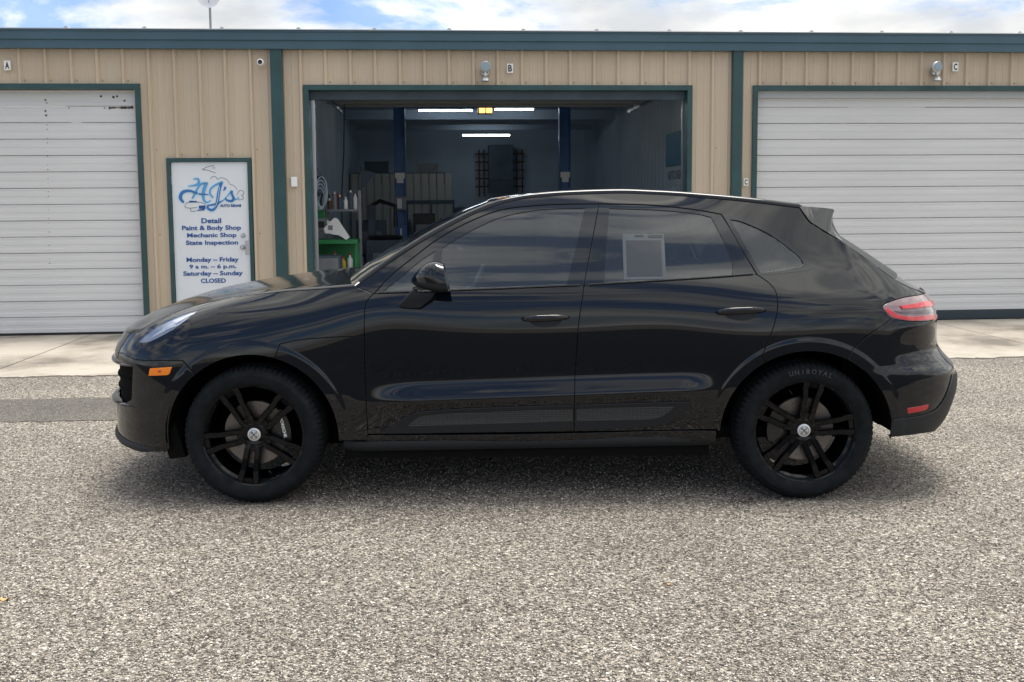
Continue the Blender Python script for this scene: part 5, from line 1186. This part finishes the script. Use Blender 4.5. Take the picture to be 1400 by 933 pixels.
# --- wheels
M['letter'] = smat('raised_rubber_letter', (.028, .032, .035), .55)
def tyre_mesh():
    n = 300; prof = [(.250, .045), (.256, .012), (.262, .004), (.272, -.002), (.293, -.010), (.315, -.008), (.333, .004), (.345, .018), (.3515, .032), (.3545, .05), (.3555, .085), (.3480, .088), (.3480, .098), (.356, .101), (.356, .135), (.348, .138), (.348, .148), (.3555, .151), (.3545, .185), (.345, .215), (.30, .24), (.24, .22)]
    def rf(k, j, r):
        if j in (7, 8, 9) and k % 4 == 0: return r - .007
        if j == 10 and k % 4 == 0: return r - .004
        if j == 4: return r
        return r
    prof = [(r * (.360 / .356) if r > .25 else r, a) for r, a in prof]
    return MB().lathe(prof, n, 'y', rfun=rf)
tyre_me = None; ryx = .355
def spoke(mb, base, n5):
    for k in range(5):
        A = R(base + 72 * k)
        er = np.array([math.cos(A), 0, math.sin(A)]); et = np.array([-math.sin(A), 0, math.cos(A)])
        for sd_ in (-1, 1):
            rws_ = []
            for r_, t_, hw, y0 in ((.045, .016, .014, .040), (.075, .025, .0145, .036), (.12, .027, .0142, .030), (.165, .029, .0148, .024), (.185, .032, .0155, .022), (.20, .036, .0165, .0205), (.236, .037, .0165, .018)):
                c_ = er * r_ + et * t_ * sd_; q = []
                for dt, dy in ((-hw, .030), (-hw, .006), (-hw * .75, .0), (hw * .75, .0), (hw, .006), (hw, .030)): q.append(tuple(c_ + et * dt + np.array([0, y0 + dy, 0])))
                rws_.append(q)
            o = len(mb.v); mb.v += [p for r2 in rws_ for p in r2]; nn = 6
            for i in range(len(rws_) - 1):
                for j in range(nn - 1): mb.f.append((o + i * nn + j, o + i * nn + j + 1, o + (i + 1) * nn + j + 1, o + (i + 1) * nn + j)); mb.mi.append(0)
                mb.f.append((o + i * nn + 5, o + i * nn, o + (i + 1) * nn, o + (i + 1) * nn + 5)); mb.mi.append(0)
        # web between the twin spokes near the hub and at the rim
        for r0, r1, yy in ((.05, .085, .042), (.213, .238, .026)):
            q = [er * r0 - et * .03, er * r0 + et * .03, er * r1 + et * .03, er * r1 - et * .03]
            mb.add([tuple(p + np.array([0, yy, 0])) for p in q] + [tuple(p + np.array([0, yy + .02, 0])) for p in q], [(0, 1, 2, 3), (0, 4, 5, 1), (1, 5, 6, 2), (2, 6, 7, 3), (3, 7, 4, 0)])
def wheel(cx, side, base, cal_ang, word=None, front=True):
    w = empty('wheel', (cx, -side * .945, .360), 0, car)
    if side < 0: w.rotation_euler = (0, 0, math.pi)
    global tyre_me
    if tyre_me is None: o = tyre_mesh().build('tyre', M['tyre'], w, True, ang=28); tyre_me = o.data
    else: o = bpy.data.objects.new('tyre', tyre_me); COL.objects.link(o); o.parent = w
    ty = o
    mb = MB().lathe([(.238, .012), (.250, .004), (.254, .008), (.252, .016), (.240, .020), (.236, .040), (.222, .055), (.214, .10), (.212, .20)], 96, 'y')
    spoke(mb, base, 5)
    mb.lathe([(.0, .044), (.040, .040), (.050, .038), (.062, .046), (.07, .07), (.0, .09)], 40, 'y')
    for k in range(5):
        A = R(base + 36 + 72 * k); mb.lathe([(0, .036), (.010, .036), (.012, .05)], 6, 'y', (.058 * math.cos(A), 0, .058 * math.sin(A)))
    mb.v = [(p[0] * 1.075, p[1], p[2] * 1.075) for p in mb.v]
    mb.build('rim', M['rimb'], w, True, ang=30)
    MB().lathe([(.075, .09), (.09, .085), (.165, .085), (.167, .09), (.167, .108), (.09, .11)], 64, 'y').build('brake_disc', M['disc'], w, True)
    dm = MB()
    for i in range(36):
        A = 2 * math.pi * i / 36; r_ = .10 + .02 * (i % 3); dm.lathe([(0, .0845), (.0028, .0845)], 6, 'y', (r_ * math.cos(A), 0, r_ * math.sin(A)))
    dm.build('drill_holes', M['under'], w)
    MB().lathe([(0, .07), (.075, .08), (.078, .12)], 32, 'y').build('hub', M['under'], w, True)
    cm = MB(); pts = []
    for rr_, ys in ((.112, 0), (.185, 0)): pts += [(rr_ * math.cos(R(a)), rr_ * math.sin(R(a))) for a in (np.linspace(cal_ang - 32, cal_ang + 32, 14) if rr_ < .15 else np.linspace(cal_ang + 32, cal_ang - 32, 14))]
    cm.prism(pts, .062, .125, 'y'); cal = cm.build('brake_caliper', M['caliper'], w)
    if word:
        text_obj('lettering', word, M['white'], .105, .016, cal, (.150 * math.cos(R(cal_ang)), .0605, .150 * math.sin(R(cal_ang))), (R(90), R(-(cal_ang - 90)) , 0), .03, .001)
    # centre cap with crest
    cc_ = MB().lathe([(0, .0342), (.029, .0342), (.0335, .037), (.0345, .042), (.0345, .05)], 40, 'y').build('centre_cap', M['chrome'], w, True)
    mb = MB()
    for (x, z), wd_, hh_ in (((-.010, .010), .011, .012), ((.010, -.010), .011, .012)):
        for j in range(3): mb.box(x - wd_ / 2 + j * .0042, x - wd_ / 2 + j * .0042 + .0024, .0328, .0335, z - hh_ / 2, z + hh_ / 2)
    mb.lathe([(.0225, .0333), (.0235, .0331), (.0245, .0335)], 32, 'y'); mb.box(-.004, .004, .0322, .0330, -.005, .006)
    for (x, z) in ((.010, .010), (-.010, -.010)):
        for j in range(3): mb.tube([(x - .006, .0328, z - .004 + j * .005), (x, .0326, z - .006 + j * .005), (x + .006, .0328, z - .003 + j * .005)], .0010, 4)
    mb.build('crest', M['blackp'], cc_)
    # raised sidewall lettering along an arc
    if side > 0 and not front:
        tw = 'UNIROYAL'
        for st_, ac, sc in ((tw, 87 if not front else -60, 1), ('TIGER PAW', -93 if not front else 110, .8)):
            if st_ != tw: continue
            for i, ch in enumerate(st_):
                a = ac - (i - (len(st_) - 1) / 2) * 5.3
                text_obj('sidewall_letter', ch, M['letter'], None, .024, ty, (.316 * math.cos(R(a)), -.0108, .316 * math.sin(R(a))), (R(90), R(-(a - 90)), 0), .02, .005)
    # valve
    MB().tube([(.205 * math.cos(R(base + 30)), .02, .205 * math.sin(R(base + 30))), (.225 * math.cos(R(base + 30)), .045, .225 * math.sin(R(base + 30)))], .004, 6).build('valve', M['blackp'], w)
    return w
wheel(FWX, 1, -98, 12, 'PORSCHE', True); wheel(RWX, 1, 80, 168, None, False)
wheel(FWX, -1, 20, 168, None, True); wheel(RWX, -1, 50, 12, None, False)
